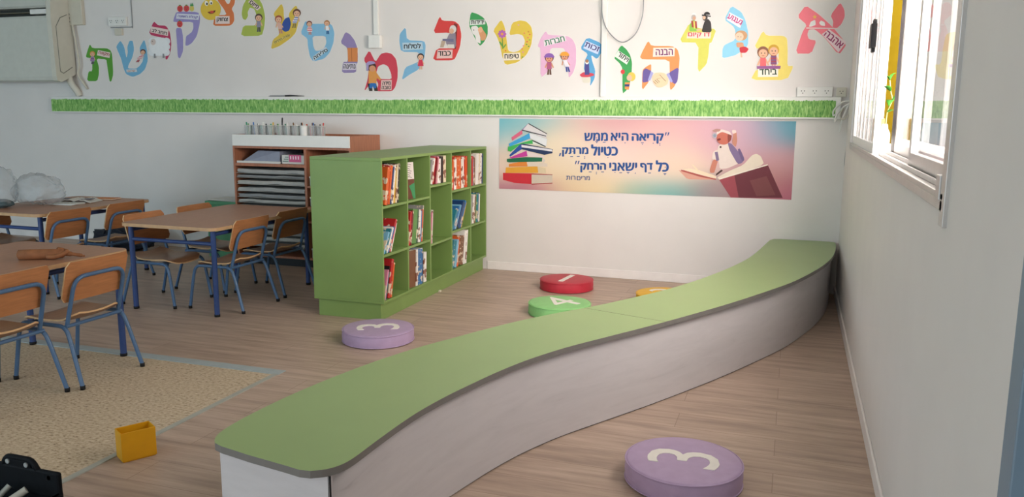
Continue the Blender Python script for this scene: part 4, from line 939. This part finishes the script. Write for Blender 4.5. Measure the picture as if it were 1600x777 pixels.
# face-out book
ya, yb, zb, zt = cells[(1, 0)]
r = empty('book', (SX1-0.05, ya+0.095, zb+0.001), 0, 'picture book facing out, white title over brown and green, second column top row', 'book', 'picture books in the green bookcase'); r.rotation_euler = (0, math.radians(-4), math.radians(-14))
bm = bmesh.new(); box(bm, -0.016, 0, -0.085, 0.085, 0, 0.275); finish('pages', bm, M_PAGES, r)
bm = bmesh.new(); box(bm, 0, 0.002, -0.087, 0.087, 0, 0.278); finish('cover', bm, ink('#6b4030'), r)
bm = bmesh.new(); box(bm, 0.002, 0.003, -0.087, 0.087, 0.15, 0.278); finish('title_panel', bm, ink('#ddd3cc'), r)
bm = bmesh.new()
for k in range(7):
    zz = 0.262-k*0.016; tube(bm, [(0.0035, -0.06+0.012*((k*3) % 4), zz), (0.0035, -0.02, zz-0.006*(k % 2)), (0.0035, 0.02, zz+0.004), (0.0035, 0.06-0.01*(k % 3), zz-0.004)], 0.002, 5)
finish('cover_print', bm, ink('#2b2422'), r)
bm = bmesh.new(); vv = [bm.verts.new(p) for p in ((0.003, 0.087, 0.0), (0.003, 0.087, 0.12), (0.003, 0.02, 0.10), (0.003, 0.045, 0.05), (0.003, 0.06, 0.0))]; bm.faces.new(vv); q_ = bmesh.ops.extrude_face_region(bm, geom=bm.faces[:])
for v in [x for x in q_['geom'] if isinstance(x, bmesh.types.BMVert)]: v.co.x -= 0.0012
finish('green_print', bm, ink('#3f8a58'), r)
row((2, 0), [('grey', .010, .2, .18, 19), ('white', .012, .215, .2, 19), ('red', .012, .22, .2, 14), ('dark red', .008, .215, .2, 14), ('pink', .014, .22, .2, 11), ('white', .028, .2, .19, 2), ('black', .02, .215, .19, 0), ('cream', .022, .22, .19, 0)], span=0.84, off=0.00)
row((3, 0), [('orange', .02, .26, .2, 8), ('red', .018, .275, .2, 6), ('white', .03, .26, .2, 2), ('orange', .05, .27, .21, 1), ('orange', .03, .275, .2, 0), ('white', .034, .27, .2, 0), ('red', .022, .275, .2, 0), ('orange', .012, .26, .2, 0), ('red', .02, .272, .2, 0)], span=0.93, off=0.00)
row((4, 0), [('dark blue', .018, .26, .2, 5), ('red', .03, .265, .2, 3), ('light blue', .02, .24, .2, 2), ('brown', .03, .25, .2, 2), ('white', .045, .275, .2, 3), ('cream', .035, .275, .2, 3), ('white', .035, .28, .2, 3), ('dark blue', .012, .275, .2, 3)], span=0.86, off=0.00)
row((0, 1), [('light blue', .012, .17, .19, 31), ('teal', .012, .19, .19, 31), ('white', .012, .2, .19, 31), ('blue', .012, .2, .2, 31), ('red', .018, .25, .2, 28), ('white', .010, .22, .2, 26)], span=0.36, off=0.02)
row((1, 1), [('red', .016, .26, .2, 11), ('dark red', .014, .265, .2, 11), ('green', .05, .265, .21, 9), ('dark green', .022, .26, .2, 8), ('white', .022, .255, .2, 7), ('blue', .012, .245, .2, 7), ('orange', .012, .25, .2, 7), ('grey', .010, .28, .2, 7)], span=0.70, off=0.02)
row((2, 1), [('black', .012, .23, .19, 5), ('pink', .018, .25, .19, 5), ('white', .008, .27, .19, 5)], span=0.10, off=0.00)
row((3, 1), [('teal', .022, .19, .2, 36), ('blue', .02, .22, .2, 36), ('light blue', .016, .235, .2, 36), ('dark blue', .03, .25, .2, 34), ('blue', .02, .26, .2, 33), ('yellow', .02, .24, .2, 31)], span=0.58, off=0.00)
row((4, 1), [('grey', .03, .26, .2, 7), ('white', .03, .265, .2, 7), ('brown', .026, .26, .2, 7), ('green', .03, .26, .2, 7), ('teal', .02, .265, .2, 6), ('dark blue', .016, .27, .2, 6), ('white', .02, .255, .2, 4)], span=0.62, off=0.02)
row((0, 2), [('pink', .012, .22, .2, 17), ('light blue', .010, .2, .2, 17), ('black', .010, .24, .2, 16), ('red', .022, .285, .2, 15), ('orange', .014, .255, .2, 14)], span=0.30, off=0.03)
row((1, 2), [('brown', .085, .285, .2, 3), ('white', .02, .285, .22, 3), ('blue', .052, .285, .21, 2.5), ('black', .022, .255, .2, 2), ('white', .034, .24, .2, 2)], span=0.84, off=0.02)
row((3, 2), [('teal', .035, .24, .2, 16), ('light blue', .022, .245, .2, 16), ('orange', .03, .265, .2, 13), ('brown', .05, .26, .2, 9), ('white', .022, .295, .2, 9), ('white', .018, .3, .2, 8.5)], span=0.80, off=0.00)

# ================================================================ BROWN CABINET
KX0, KX1, KY0, KY1, KH = -5.10, -3.815, 6.63, 7.195, 1.255
cab = empty('paper_cabinet', ((KX0+KX1)/2, (KY0+KY1)/2, 0), label='brown wooden cabinet with paper slots and white top rail', cat='cabinet')
KM = -4.30
child_box('side_panel', (KX0, KX0+.02, KY0, KY1, 0.03, KH), M_CAB, cab, 0.002); child_box('side_panel', (KX1-.02, KX1, KY0, KY1, 0.03, KH), M_CAB, cab, 0.002)
child_box('back_panel', (KX0+.02, KX1-.02, KY1-.012, KY1, 0.03, KH), M_CAB, cab)
child_box('divider', (KM-.012, KM+.012, KY0, KY1-.012, 0.10, 1.125), M_CAB, cab, 0.002)
child_box('tray_board', (KX0+.02, KX1-.02, KY0, KY1-.012, 1.125, 1.147), M_CAB, cab, 0.001)
child_box('bottom_board', (KX0+.02, KX1-.02, KY0, KY1-.012, 0.08, 0.10), M_CAB, cab, 0.001)
child_box('plinth', (KX0+.03, KX1-.03, KY0+.05, KY1-.02, 0.0, 0.08), M_BLACK, cab)
o = child_box('front_rail', (KX0+.012, KX1-.004, KY0-.016, KY0, 1.148, KH), M_PLASTIC, cab, 0.002); o['label'] = 'white front rail'
child_box('shelf_board', (KX0+.02, KM-.012, KY0+.003, KY1-.012, 0.955, 0.983), M_CAB, cab, 0.001)
for z in (0.785, 0.59, 0.45): child_box('shelf_board', (KM+.012, KX1-.02, KY0+.003, KY1-.012, z-.018, z), M_CAB, cab, 0.001)
M_SLOT = mat('grey_board', '#aaa7a0', 0.6, 0.06)
zs = [0.889, 0.847, 0.783, 0.716, 0.658, 0.606, 0.545, 0.485, 0.425, 0.365, 0.305, 0.245, 0.185]
for k, z in enumerate(zs):
    child_box('slot_shelf', (KX0+.02, KM-.012, KY0+.012, KY1-.012, z-.004, z), M_SLOT, cab)
def paper_stack(x0, x1, z, h, seed, label, col, n=14, yf=KY0+.006, yd=.36):
    """a loose stack of sheets: several wavy layers"""
    rr = random.Random(seed); bm = bmesh.new(); lay = 4
    for L in range(lay):
        ox = rr.uniform(-.008, .008); oy = rr.uniform(0, .02); G = []
        for i in range(n+1):
            u = i/n; x = x0+.012+(x1-x0-.024)*u+ox*(.3)
            w_ = 0.004*math.sin(u*7+seed)+0.003*math.sin(u*15+seed*2)
            zz = z+0.001+h*L/lay+max(0, w_)
            G.append([bm.verts.new(p) for p in ((x, yf+oy, zz), (x, yf+oy, zz+h/lay*.86), (x, yf+yd, zz+h/lay*.86), (x, yf+yd, zz))])
        for a, b in zip(G, G[1:]):
            for k in range(4): bm.faces.new((a[k], a[(k+1) % 4], b[(k+1) % 4], b[k]))
        bm.faces.new(G[0]); bm.faces.new(G[-1][::-1])
    o = finish('paper_stack', bm, col); return tag(o, label, 'paper', 'paper stacks in the brown cabinet slots')
gp = [mat('drawing_paper_a', '#b9b8b4', .85, .1, 8), mat('drawing_paper_b', '#a3a3a2', .85, .1, 8), mat('drawing_paper_c', '#c7c4bd', .85, .1, 8)]
for k, z in enumerate(zs):
    gap = (0.955 if k == 0 else zs[k-1]-.004)-z
    lbl = ['grey paper stack in the %s slot of the brown cabinet' % w_ for w_ in ('topmost', 'second', 'third', 'fourth', 'fifth', 'sixth', 'seventh', 'eighth', 'ninth', 'tenth', 'eleventh', 'twelfth', 'lowest')][k]
    paper_stack(KX0+.02, KM-.012, z, max(.012, gap*.5), k+1, lbl, gp[k % 3])
# wide shelf of the cabinet
bm = bmesh.new(); zb = 0.984
v0 = [(-5.04, 6.66, zb), (-4.60, 6.66, zb), (-4.60, 7.05, zb), (-5.04, 7.05, zb)]; v1 = [(-4.86, 6.70, zb+.118), (-4.60, 6.67, zb+.115), (-4.60, 7.05, zb+.118), (-4.86, 7.05, zb+.12)]
vv = [bm.verts.new(p) for p in v0+v1]
for q in ((0,1,5,4),(1,2,6,5),(2,3,7,6),(3,0,4,7),(4,5,6,7),(3,2,1,0)): bm.faces.new([vv[i] for i in q])
r = empty('document_folder', (-4.8, 6.86, zb), label='sloping grey-blue folder on the wide shelf of the brown cabinet', cat='folder')
adopt(finish('folder_cover', bm, mat('folder_grey', '#8f95a6', .6, .06)), r)
child_box('folder_sheets', (-5.07, -4.585, 6.645, 6.66, zb, zb+.02), M_PAPER, r)
r = empty('paper_packet', (-4.45, 6.8, zb), label='white packet with pink striped label on the wide shelf of the brown cabinet', cat='packet')
child_box('packet_body', (-4.575, -4.325, 6.66, 7.0, zb, zb+.085), M_PAPER, r, 0.006)
bm = bmesh.new(); box(bm, -4.49, -4.36, 6.655, 6.66, zb+.02, zb+.088); adopt(finish('pink_label', bm, ink('#c95c86')), r)
bm = bmesh.new()
for k in range(4): box(bm, -4.475+k*.028, -4.465+k*.028, 6.652, 6.655, zb+.045, zb+.075)
adopt(finish('label_marks', bm, ink('#f0e3e8')), r)
bm = bmesh.new()
for k in range(3): box(bm, -4.56+k*.012, -4.50, 6.656, 6.66, zb+.02+k*.02, zb+.03+k*.02)
adopt(finish('printed_lines', bm, ink('#7f9088')), r)
for z, w_, c_, lb in ((0.785, .16, '#cfd0cc', 'pale box on the upper right shelf of the brown cabinet'), (0.59, .14, '#c2c4c6', 'pale box on the middle right shelf of the brown cabinet'), (0.10, .2, '#d0cfc9', 'white paper pile at the bottom right of the brown cabinet')):
    r = empty('storage_box', (KM+.12, KY0+.2, z), label=lb, cat='box')
    child_box('box_body', (KM+.03, KM+.03+w_, KY0+.02, KY0+.3, z+.001, z+.075), ink(c_), r, 0.004); child_box('box_lid', (KM+.026, KM+.034+w_, KY0+.016, KY0+.304, z+.075, z+.09), ink('#e2e2de'), r, 0.003)
# ---- jars of pens on the tray
PEN = ['#2f8a6a', '#3a3f44', '#d9b23c', '#c2413b', '#3f6fb0', '#7a5a3c', '#e08a3c', '#e5e5e0', '#5f9a5a']
PN = ['green', 'dark grey', 'yellow', 'red', 'blue', 'brown', 'orange', 'white', 'light green']
jars = [(-5.03, 'clear', (0, 8, 0, 1)), (-4.945, 'clear', (7, 4, 7, 1)), (-4.859, 'clear', (7, 0, 1, 7)), (-4.775, 'clear', (8, 0, 2, 7)), (-4.672, 'clear', (5, 1, 7, 8)), (-4.585, 'clear', (7, 5, 0)), (-4.496, 'clear', (0, 7, 5)), (-4.405, 'white', (3, 6, 4, 6, 1)), (-4.315, 'clear', (4, 3, 1, 5)), (-4.225, 'clear', (5, 1, 3))]
JN = ['leftmost', 'second', 'third', 'fourth', 'fifth', 'sixth', 'seventh', 'eighth', 'ninth', 'rightmost']
TRAY = 1.148
for k, (jx, jc, pens) in enumerate(jars):
    jy = 6.80; r = empty('pen_jar', (jx, jy, TRAY), label=('%s pen jar from the left on the brown cabinet' % JN[k]) if k not in (0, 9, 7) else ('leftmost clear pen jar on the brown cabinet' if k == 0 else 'rightmost clear pen jar on the brown cabinet' if k == 9 else 'white pen cup with orange and red pens on the brown cabinet'), cat='jar', group='pen jars on the brown cabinet')
    bm = bmesh.new(); lathe(bm, [(0, 0), (.038, 0), (.04, .01), (.0415, .17), (.041, .195), (.0385, .195), (.038, .02), (0, .008)], 20, (jx, jy, TRAY+.0005))
    adopt(finish('jar_body', bm, M_JAR if jc == 'clear' else M_PLASTIC), r)
    bm = bmesh.new(); tube(bm, [(jx+(.0412)*math.cos(a*math.pi/10), jy+(.0412)*math.sin(a*math.pi/10), TRAY+.193) for a in range(21)], .002, 5, False)
    adopt(finish('jar_rim', bm, M_PLASTIC), r)
    for q, ci in enumerate(pens):
        a = q*2.2+k; dx, dy = .018*math.cos(a), .014*math.sin(a); L = .185+.014*((q+k) % 3)+(.045 if (k == 4 and q == 1) else 0)
        pr = empty('pen', (jx+dx*.5, jy+dy*.5, TRAY+.01), label='%s pen in the %s pen jar on the brown cabinet' % (PN[ci], JN[k]), cat='pen', group='%s pens in the %s pen jar' % (PN[ci], JN[k]))
        d = Vector((dx*1.1, dy*1.1, L)).normalized(); b0 = Vector((jx+dx*.5, jy+dy*.5, TRAY+.01))
        adopt(tubeo('barrel', [b0, b0+d*L*.82], .0062, ink(PEN[ci]), None, 8), pr)
        adopt(tubeo('cap', [b0+d*L*.82, b0+d*L*.98, b0+d*L], [.007, .0065, .003], ink('#2a2a2c' if ci == 1 else PEN[ci]), None, 8), pr)
# ================================================================ AIR CONDITIONER AND WALL FITTINGS
AX = -7.555
ac = empty('air_conditioner', (-8.6, 7.0, 1.77), label='large beige wall air conditioner at upper left', cat='air conditioner')
M_AC = mat('aged_white_plastic', '#cdcfc6', 0.45, 0.03)
def extrude_x(name, prof, x0, x1, m, parent):
    bm = bmesh.new(); a = [bm.verts.new((x0, y, z)) for y, z in prof]; b = [bm.verts.new((x1, y, z)) for y, z in prof]; n = len(prof)
    for i in range(n): bm.faces.new((a[i], a[(i+1) % n], b[(i+1) % n], b[i]))
    for V in (a, b):
        for t in tessellate_polygon([[Vector((y, z, 0)) for y, z in prof]]): bm.faces.new([V[i] for i in t])
    return adopt(finish(name, bm, m), parent)
extrude_x('front_casing', [(7.2, 1.83), (6.99, 1.775), (6.955, 1.79), (6.945, 1.83), (6.935, 2.44), (6.945, 2.465), (7.2, 2.465)], -9.9, AX-.06, M_AC, ac)
extrude_x('upper_casing', [(7.2, 2.55), (6.95, 2.55), (6.93, 2.57), (6.96, 2.80), (7.2, 2.82)], -9.9, AX-.06, M_AC, ac)
extrude_x('outlet_slot', [(7.2, 2.46), (7.04, 2.46), (7.04, 2.56), (7.2, 2.56)], -9.9, AX-.06, mat('dark_slot', '#3b3d38', .6), ac)
cap = extrude_x('end_cap', [(7.2, 1.86), (7.0, 1.77), (6.95, 1.785), (6.938, 1.83), (6.925, 2.46), (6.94, 2.62), (6.97, 2.82), (7.2, 2.82)], AX-.06, AX, mat('aged_cap', '#d5d3c6', .5, .03), ac)
extrude_x('cap_panel', [(7.16, 1.93), (7.03, 1.86), (6.985, 1.88), (6.975, 2.36), (7.05, 2.47), (7.16, 2.5)], AX, AX+.006, MATS['aged_cap'], cap)
adopt(tubeo('cap_groove', [(AX+.007, 7.13, 2.49), (AX+.007, 7.04, 2.45), (AX+.007, 6.978, 2.355), (AX+.007, 6.988, 1.885), (AX+.007, 7.03, 1.865), (AX+.007, 7.15, 1.935)], .0035, mat('groove_grey', '#6f6f68', .6), None, 6), cap)
bm = bmesh.new(); box(bm, AX-.30, AX-.07, 6.94, 7.03, 2.485, 2.535, .004); lv = adopt(finish('louver', bm, M_PLASTIC), ac)
bm = bmesh.new(); box(bm, -9.8, AX-.32, 6.965, 7.02, 2.50, 2.512, .002); adopt(finish('louver', bm, mat('louver_brown', '#6a6657', .6)), ac)
def cable(name, pts, r, m, label, cat, n=8):
    o = tubeo(name, spline(pts, n), r, m, None, 8); return tag(o, label, cat)
def wpts(pts, Y): return [tuple(on_wall(x, y, Y)) for x, y in pts]
cable('power_cord', [(AX+.03, 7.19, 2.48), (AX+.035, 7.17, 2.40), (AX+.06, 7.17, 2.2), (AX+.085, 7.17, 1.98), (AX+.06, 7.17, 1.86), (AX+.10, 7.18, 1.78), (AX+.15, 7.19, 1.70)], .011, M_BEIGE, 'beige cord running down beside the air conditioner', 'cord')
cable('drain_pipe', [(AX-.03, 7.12, 1.85), (AX-.015, 7.14, 1.76), (AX+.02, 7.17, 1.68), (AX+.03, 7.19, 1.63)], .034, MATS['aged_cap'], 'short bent pipe under the air conditioner, above the grass ledge', 'pipe')
r = empty('junction_box', (-7.49, BW, 2.49), label='square white junction box on wall right of the air conditioner', cat='junction box')
child_box('box_body', (-7.60, -7.375, BW-.045, BW, 2.385, 2.66), M_BEIGE, r, .005)
bm = bmesh.new()
for k in range(3): lathe(bm, [(0, 0), (.007, 0), (.007, .003), (0, .003)], 10, (0, 0, 0))
bm.free()
def disc(bm, x, z, y, rad, th=.003, seg=12):
    a = [bm.verts.new((x+rad*math.cos(2*math.pi*k/seg), y, z+rad*math.sin(2*math.pi*k/seg))) for k in range(seg)]; b = [bm.verts.new((v.co.x, y-th, v.co.z)) for v in a]
    bm.faces.new(b); bm.faces.new(a[::-1])
    for k in range(seg): bm.faces.new((a[k], a[(k+1) % seg], b[(k+1) % seg], b[k]))
for k in range(3):
    bm = bmesh.new(); disc(bm, -7.55, 2.42+k*.04, BW-.045, .007); adopt(finish('screw', bm, mat('screw_grey', '#6f7070', .4)), r)
def socket_plate(x0, x1, z0, z1, n, label, m=M_PLASTIC):
    s = empty('socket_plate', ((x0+x1)/2, BW, z0), label=label, cat='socket')
    child_box('plate', (x0, x1, BW-.028, BW, z0, z1), m, s, .004)
    for k in range(n):
        cx_ = x0+(x1-x0)*(k+.5)/n; cz = (z0+z1)/2; rad = min((x1-x0)/n, z1-z0)*.36
        bm = bmesh.new(); disc(bm, cx_, cz, BW-.028, rad, .002, 20); o_ = adopt(finish('socket_face', bm, m), s)
        for dx, dz in ((-.4, .25), (.4, .25), (0, -.35)):
            bm = bmesh.new(); disc(bm, cx_+dx*rad, cz+dz*rad, BW-.0302, rad*.15, .0015, 8); adopt(finish('pin_hole', bm, M_BLACK), o_)
    return s
socket_plate(0.0, 0.272, 1.62, 1.70, 3, 'white plate of three sockets on the ledge end, under the alef sticker')
socket_plate(0.300, 0.375, 1.62, 1.695, 1, 'small beige socket in the corner next to the window', M_BEIGE)
socket_plate(-7.04, -6.80, 2.362, 2.455, 3, 'white plate of three sockets high on the wall above the shin sticker')
tag(boxo('wall_clip', (-6.96, -6.865, BW-.03, BW, 2.265, 2.335), M_BEIGE, None, .004), 'small beige box on wall directly above the shin sticker', 'fitting')
cable('wall_wire', [(-6.735, BW-.006, CEIL), (-6.735, BW-.006, 2.40), (-6.742, BW-.006, 2.352), (-6.80, BW-.006, 2.348), (-7.03, BW-.006, 2.348)], .005, mat('grey_wire', '#8c9092', .5), 'thin grey wire around the high socket plate at left', 'wire', 3)
cable('hanging_wire', wpts([(940, -60), (940.5, 0), (942, 28), (952, 51), (972, 66), (992, 54), (1003, 28), (1005.5, 0), (1006, -60)], BW-.05), .0045, MATS['grey_wire'], 'thin grey wire hanging in a loop above the green vav sticker', 'wire')
r = empty('scissors', (-4.85, BW-.03, 1.6185), label='dark slim scissors lying on the ledge', cat='scissors')
bm = bmesh.new(); tube(bm, [(-4.86, BW-.03, 1.627), (-4.80, BW-.03, 1.629), (-4.64, BW-.028, 1.625)], [.008, .008, .002], 8); adopt(finish('blades', bm, M_BLACK), r)
for dz in (0, 1):
    bm = bmesh.new(); tube(bm, [(-4.955+.09*math.cos(a*math.pi/9), BW-.03+(dz-.5)*.02+.012*math.sin(a*math.pi/9), 1.6225+dz*.006) for a in range(19)], .0028, 6, False); adopt(finish('handle', bm, mat('steel_grey', '#9a9c9e', .35, metal=.6)), r)
# tangle of white wires at the right end of the ledge
for k, (a, lbl) in enumerate((([(1328, 158), (1316, 160), (1303, 172), (1302, 181), (1306, 178)], 'white wire curling forward at the right ledge end'), ([(1329, 163), (1320, 166), (1308, 178), (1304, 190), (1307, 186)], 'white wire drooping below the first at the right ledge end'), ([(1327, 161), (1322, 172), (1315, 190), (1312, 206), (1313, 200)], 'white wire hanging lowest at the right ledge end'))):
    cable('loose_wire', wpts(a, BW-.06), .006, M_PLASTIC, lbl, 'wire')
cable('loose_wire', wpts([(1330, 172), (1324, 182), (1317, 187), (1312, 180), (1318, 168)], BW-.075), .005, M_BEIGE, 'beige wire looped in the tangle at the right ledge end', 'wire')
r = empty('pull_cord', tuple(on_wall(1319, 298, BW-.03)), label='thin grey cord hanging from the window corner, knob at its end', cat='cord')
pp = spline(wpts([(1325, 215), (1322, 232), (1319.5, 252), (1320, 264), (1321, 280), (1319.5, 297)], BW-.03), 6)
adopt(tubeo('cord', pp, .0028, MATS['grey_wire'], None, 6), r)
bm = bmesh.new(); bmesh.ops.create_uvsphere(bm, u_segments=12, v_segments=8, radius=.0095, matrix=Matrix.Translation(pp[-1])); adopt(finish('knob', bm, mat('dark_knob', '#4a4643', .5), None, True), r)

# ================================================================ THINGS ON THE FLOOR AND TABLES
# yellow bin
YC = empty('yellow_bin', (-2.629, 2.584, 0), math.radians(59.5), 'small open yellow plastic bin standing on the floor trim', 'bin')
def tray(bm, w_, d_, h, t_, tap=0.0):
    o = [(0, 0), (w_, 0), (w_, d_), (0, d_)]; i = [(t_, t_), (w_-t_, t_), (w_-t_, d_-t_), (t_, d_-t_)]
    V = lambda pts, z: [bm.verts.new((x, y, z)) for x, y in pts]
    ob, ot, it, ib = V(o, 0), V(o, h), V(i, h), V(i, t_)
    for A, B in ((ob, ot), (ot, it), (it, ib)):
        for k in range(4): bm.faces.new((A[k], A[(k+1) % 4], B[(k+1) % 4], B[k]))
    bm.faces.new(ob[::-1]); bm.faces.new(ib)
M_YB = mat('yellow_plastic', '#d79a12', .42, .04)
bm = bmesh.new(); tray(bm, .142, .088, .127, .004); bmesh.ops.bevel(bm, geom=bm.edges[:], offset=.0012, segments=1, affect='EDGES'); ob = finish('bin_body', bm, M_YB, YC); ob.location = (0, 0, .005)
bm = bmesh.new(); box(bm, .004, .138, .004, .084, 0, .006, .001); finish('bin_foot', bm, M_YB, YC)
# tool bag
TB = empty('tool_bag', (-2.5, 1.82, 0), 0, 'black open tool bag on the tiles at bottom left', 'bag')
M_BAG = mat('black_nylon', '#0c0f13', .7, .15, 40, spec=.15, bump=.2)
bm = bmesh.new(); tray(bm, .52, .31, .215, .014); bmesh.ops.translate(bm, verts=bm.verts, vec=(-.29, -.155, 0))
bmesh.ops.bevel(bm, geom=bm.edges[:], offset=.007, segments=2, affect='EDGES'); finish('bag_body', bm, M_BAG, TB)
bm = bmesh.new(); box(bm, -.288, .228, .136, .154, .19, .286, .008); finish('back_flap', bm, M_BAG, TB)
bm = bmesh.new(); hp = fillet([(-.03, .146, .27), (-.01, .146, .312), (.105, .146, .312), (.135, .146, .27)], .02); tube(bm, hp, .010, 8); box(bm, -.008, .103, .138, .154, .27, .308, .004); h_ = finish('handle_strap', bm, M_BAG, TB)
for x, z in ((.005, .298), (.088, .296), (.185, .264)):
    bm = bmesh.new(); disc(bm, x, z, .1375 if z > .29 else .14, .0085, .004, 10); finish('rivet', bm, mat('bright_rivet', '#c9ccca', .3, metal=.5), TB)
def tool(name, a, b, r0, r1, m1, m2, label):
    t = empty(name, a, 0, label, 'tool', 'tools in the black bag'); a, b = Vector(a), Vector(b); mid = a.lerp(b, .5)
    adopt(tubeo('handle', [a, a.lerp(b, .1), mid.lerp(a, .1), mid], [r0*.8, r0, r0, r0*.7], m1, None, 10), t)
    adopt(tubeo('shaft', [mid, b], r1, m2, None, 8), t); return t
M_STEEL = mat('tool_steel', '#9a9d98', .4, .1, metal=.4)
tool('chisel', (-2.50, 1.74, .12), (-2.37, 1.915, .232), .016, .013, ink('#b9b4a4'), mat('putty_blade', '#aaa89e', .5), 'grey bladed tool lying across the black tool bag')
tool('pliers', (-2.50, 1.80, .13), (-2.445, 1.915, .235), .010, .010, M_STEEL, M_STEEL, 'small steel tool standing in the black tool bag')
tool('screwdriver', (-2.62, 1.84, .14), (-2.50, 1.87, .235), .017, .015, ink('#2e4f86'), ink('#3f62a0'), 'blue handled tool at the left of the black tool bag')
# brown rolled pouch on the nearest table
r = empty('rolled_cloth', (-3.92, 3.40, .66), label='rolled brown cloth lying on the nearest table', cat='cloth')
M_CL = mat('brown_cloth', '#8f5c3a', .75, .15, 25, bump=.3)
p0, p1 = Vector((-4.045, 3.355, .689)), Vector((-3.85, 3.475, .690)); dv = (p1-p0)
bm = bmesh.new(); tube(bm, [p0, p0+dv*.03, p0+dv*.3, p0+dv*.7, p1, p1+dv*.05], [.016, .028, .030, .029, .026, .016], 14)
tube(bm, spline([p1-dv*.25+Vector((.0, -.03, -.012)), p1-dv*.02+Vector((0, -.038, -.012)), p1+dv*.12+Vector((0, -.005, .008)), p1+Vector((-.01, .02, .012)), p1-dv*.1+Vector((0, .0, .026))], 5), .013, 8)
adopt(finish('roll', bm, M_CL, None, True), r)
adopt(tubeo('loose_end', spline([p1+dv*.02, p1+dv*.18+Vector((0, 0, -.004)), p1+dv*.33+Vector((.005, .015, -.015)), p1+dv*.42+Vector((.01, .01, -.019))], 5), [.014]*6+[.010]*6+[.006]*4, M_CL, None, 8), r)
# translucent plastic bag
r = empty('plastic_bag', (-6.28, 5.25, .66), label='crumpled pale translucent plastic bag on the farthest left table', cat='bag')
def crumple(cx_, cy_, cz, sx_, sy_, sz_, seed, sub=4):
    from mathutils import noise
    bm = bmesh.new(); bmesh.ops.create_icosphere(bm, subdivisions=sub, radius=1)
    for v in bm.verts:
        q = v.co.copy(); k = 1+.30*noise.noise(q*1.6+Vector((seed, 0, 0)))+.24*abs(noise.noise(q*4.2+Vector((0, seed, 0))))+.12*abs(noise.noise(q*9+Vector((seed, seed, 0))))
        v.co = Vector((cx_+q.x*sx_*k, cy_+q.y*sy_*k, max(cz, cz+sz_*(1+q.z*k)*.5)))
    return bm
M_PB = mat('translucent_plastic', '#c3cace', .3, .05, 8, spec=.5, alpha=.34)
adopt(finish('bag_film', crumple(-6.36, 5.14, .661, .15, .14, .31, 3.1), M_PB, None, 50), r)
adopt(finish('bag_film', crumple(-6.17, 5.38, .661, .20, .15, .27, 9.4), M_PB, None, 50), r)
bm = crumple(-6.30, 5.12, .661, .10, .07, .07, 5.2, 3); o = adopt(finish('bag_contents', bm, mat('dark_contents', '#4a5a5e', .6, .2, 12), None, True), r); o['label'] = 'dark grey contents'
def sheet_pile(x, y, w_, d_, n, rz, label, m=M_PAPER, z=.6605):
    e = empty('paper_sheets', (x, y, z), math.radians(rz), label, 'paper')
    for k in range(n):
        bm = bmesh.new(); box(bm, -w_/2, w_/2, -d_/2, d_/2, k*.0035, k*.0035+.003); o = finish('sheet', bm, m, e); o.rotation_euler = (0, 0, .12*((k*7) % 3-1)); o.location = (.008*(k % 2), 0, 0)
    return e
sheet_pile(-6.01, 5.52, .23, .16, 3, 10, 'white paper sheets on the farthest left table, beside the plastic bag')
r = empty('open_magazine', (-6.05, 5.70, .661), math.radians(15), 'open pale magazine with dark print, on the table behind the white sheets', 'magazine')
bm = bmesh.new()
for s in (-1, 1):
    G = []
    for i in range(7):
        u = i/6; G.append((s*u*.15, .004+.028*math.sin(math.pi*min(1, u*.9+.08))*(1-u*.4)))
    for a, b in zip(G, G[1:]):
        q = [bm.verts.new((a[0], -.1, a[1])), bm.verts.new((b[0], -.1, b[1])), bm.verts.new((b[0], .1, b[1])), bm.verts.new((a[0], .1, a[1]))]; bm.faces.new(q)
o = finish('pages', bm, M_PAPER, r); md = o.modifiers.new('t', 'SOLIDIFY'); md.thickness = .004; md.offset = -1
bm = bmesh.new(); box(bm, -.14, -.06, -.101, -.03, .034, .036); finish('dark_print', bm, ink('#3d3f58'), r)
bm = bmesh.new(); box(bm, .03, .12, -.07, .03, .026, .030); finish('grey_print', bm, ink('#6d6a78'), r)
r = empty('orange_notebook', (-6.0, 5.95, .661), math.radians(8), 'orange notebook lying at the far end of the farthest left table', 'notebook')
bm = bmesh.new(); box(bm, -.1, .1, -.07, .07, 0, .012, .002); finish('cover', bm, ink('#d0803c'), r)
bm = bmesh.new(); box(bm, -.097, .102, -.072, .068, .003, .009); finish('pages', bm, M_PAGES, r)
# green crate with papers left of the cabinet
r = empty('green_crate', (-5.42, 6.98, 0), label='green plastic crate beside the left of the brown cabinet', cat='crate')
bm = bmesh.new(); box(bm, -5.60, -5.24, 6.82, 7.15, 0.0, .56, .012); adopt(finish('crate_body', bm, mat('green_crate', '#5a9a74', .5, .06)), r)
bm = bmesh.new(); box(bm, -5.61, -5.23, 6.81, 7.16, .54, .575, .006); adopt(finish('crate_rim', bm, MATS['green_crate']), r)
sheet_pile(-5.42, 6.98, .36, .28, 4, 3, 'pale papers lying on the green crate by the brown cabinet', M_PAPER, .5765)
# low dark bundle on the floor by the wall
r = empty('dark_bundle', (-6.75, 6.85, 0), label='dark navy bundle on the floor by the back wall, seen under the tables', cat='bag')
adopt(finish('bag_body', crumple(-6.72, 6.86, .003, .36, .15, .24, 7.7), mat('navy_nylon', '#1b2230', .7, .15, 20), None, True), r)
adopt(tubeo('strap', spline([(-6.9, 6.76, .14), (-6.8, 6.70, .23), (-6.65, 6.70, .23), (-6.55, 6.76, .14)], 6), .012, MATS['navy_nylon'], None, 8), r)
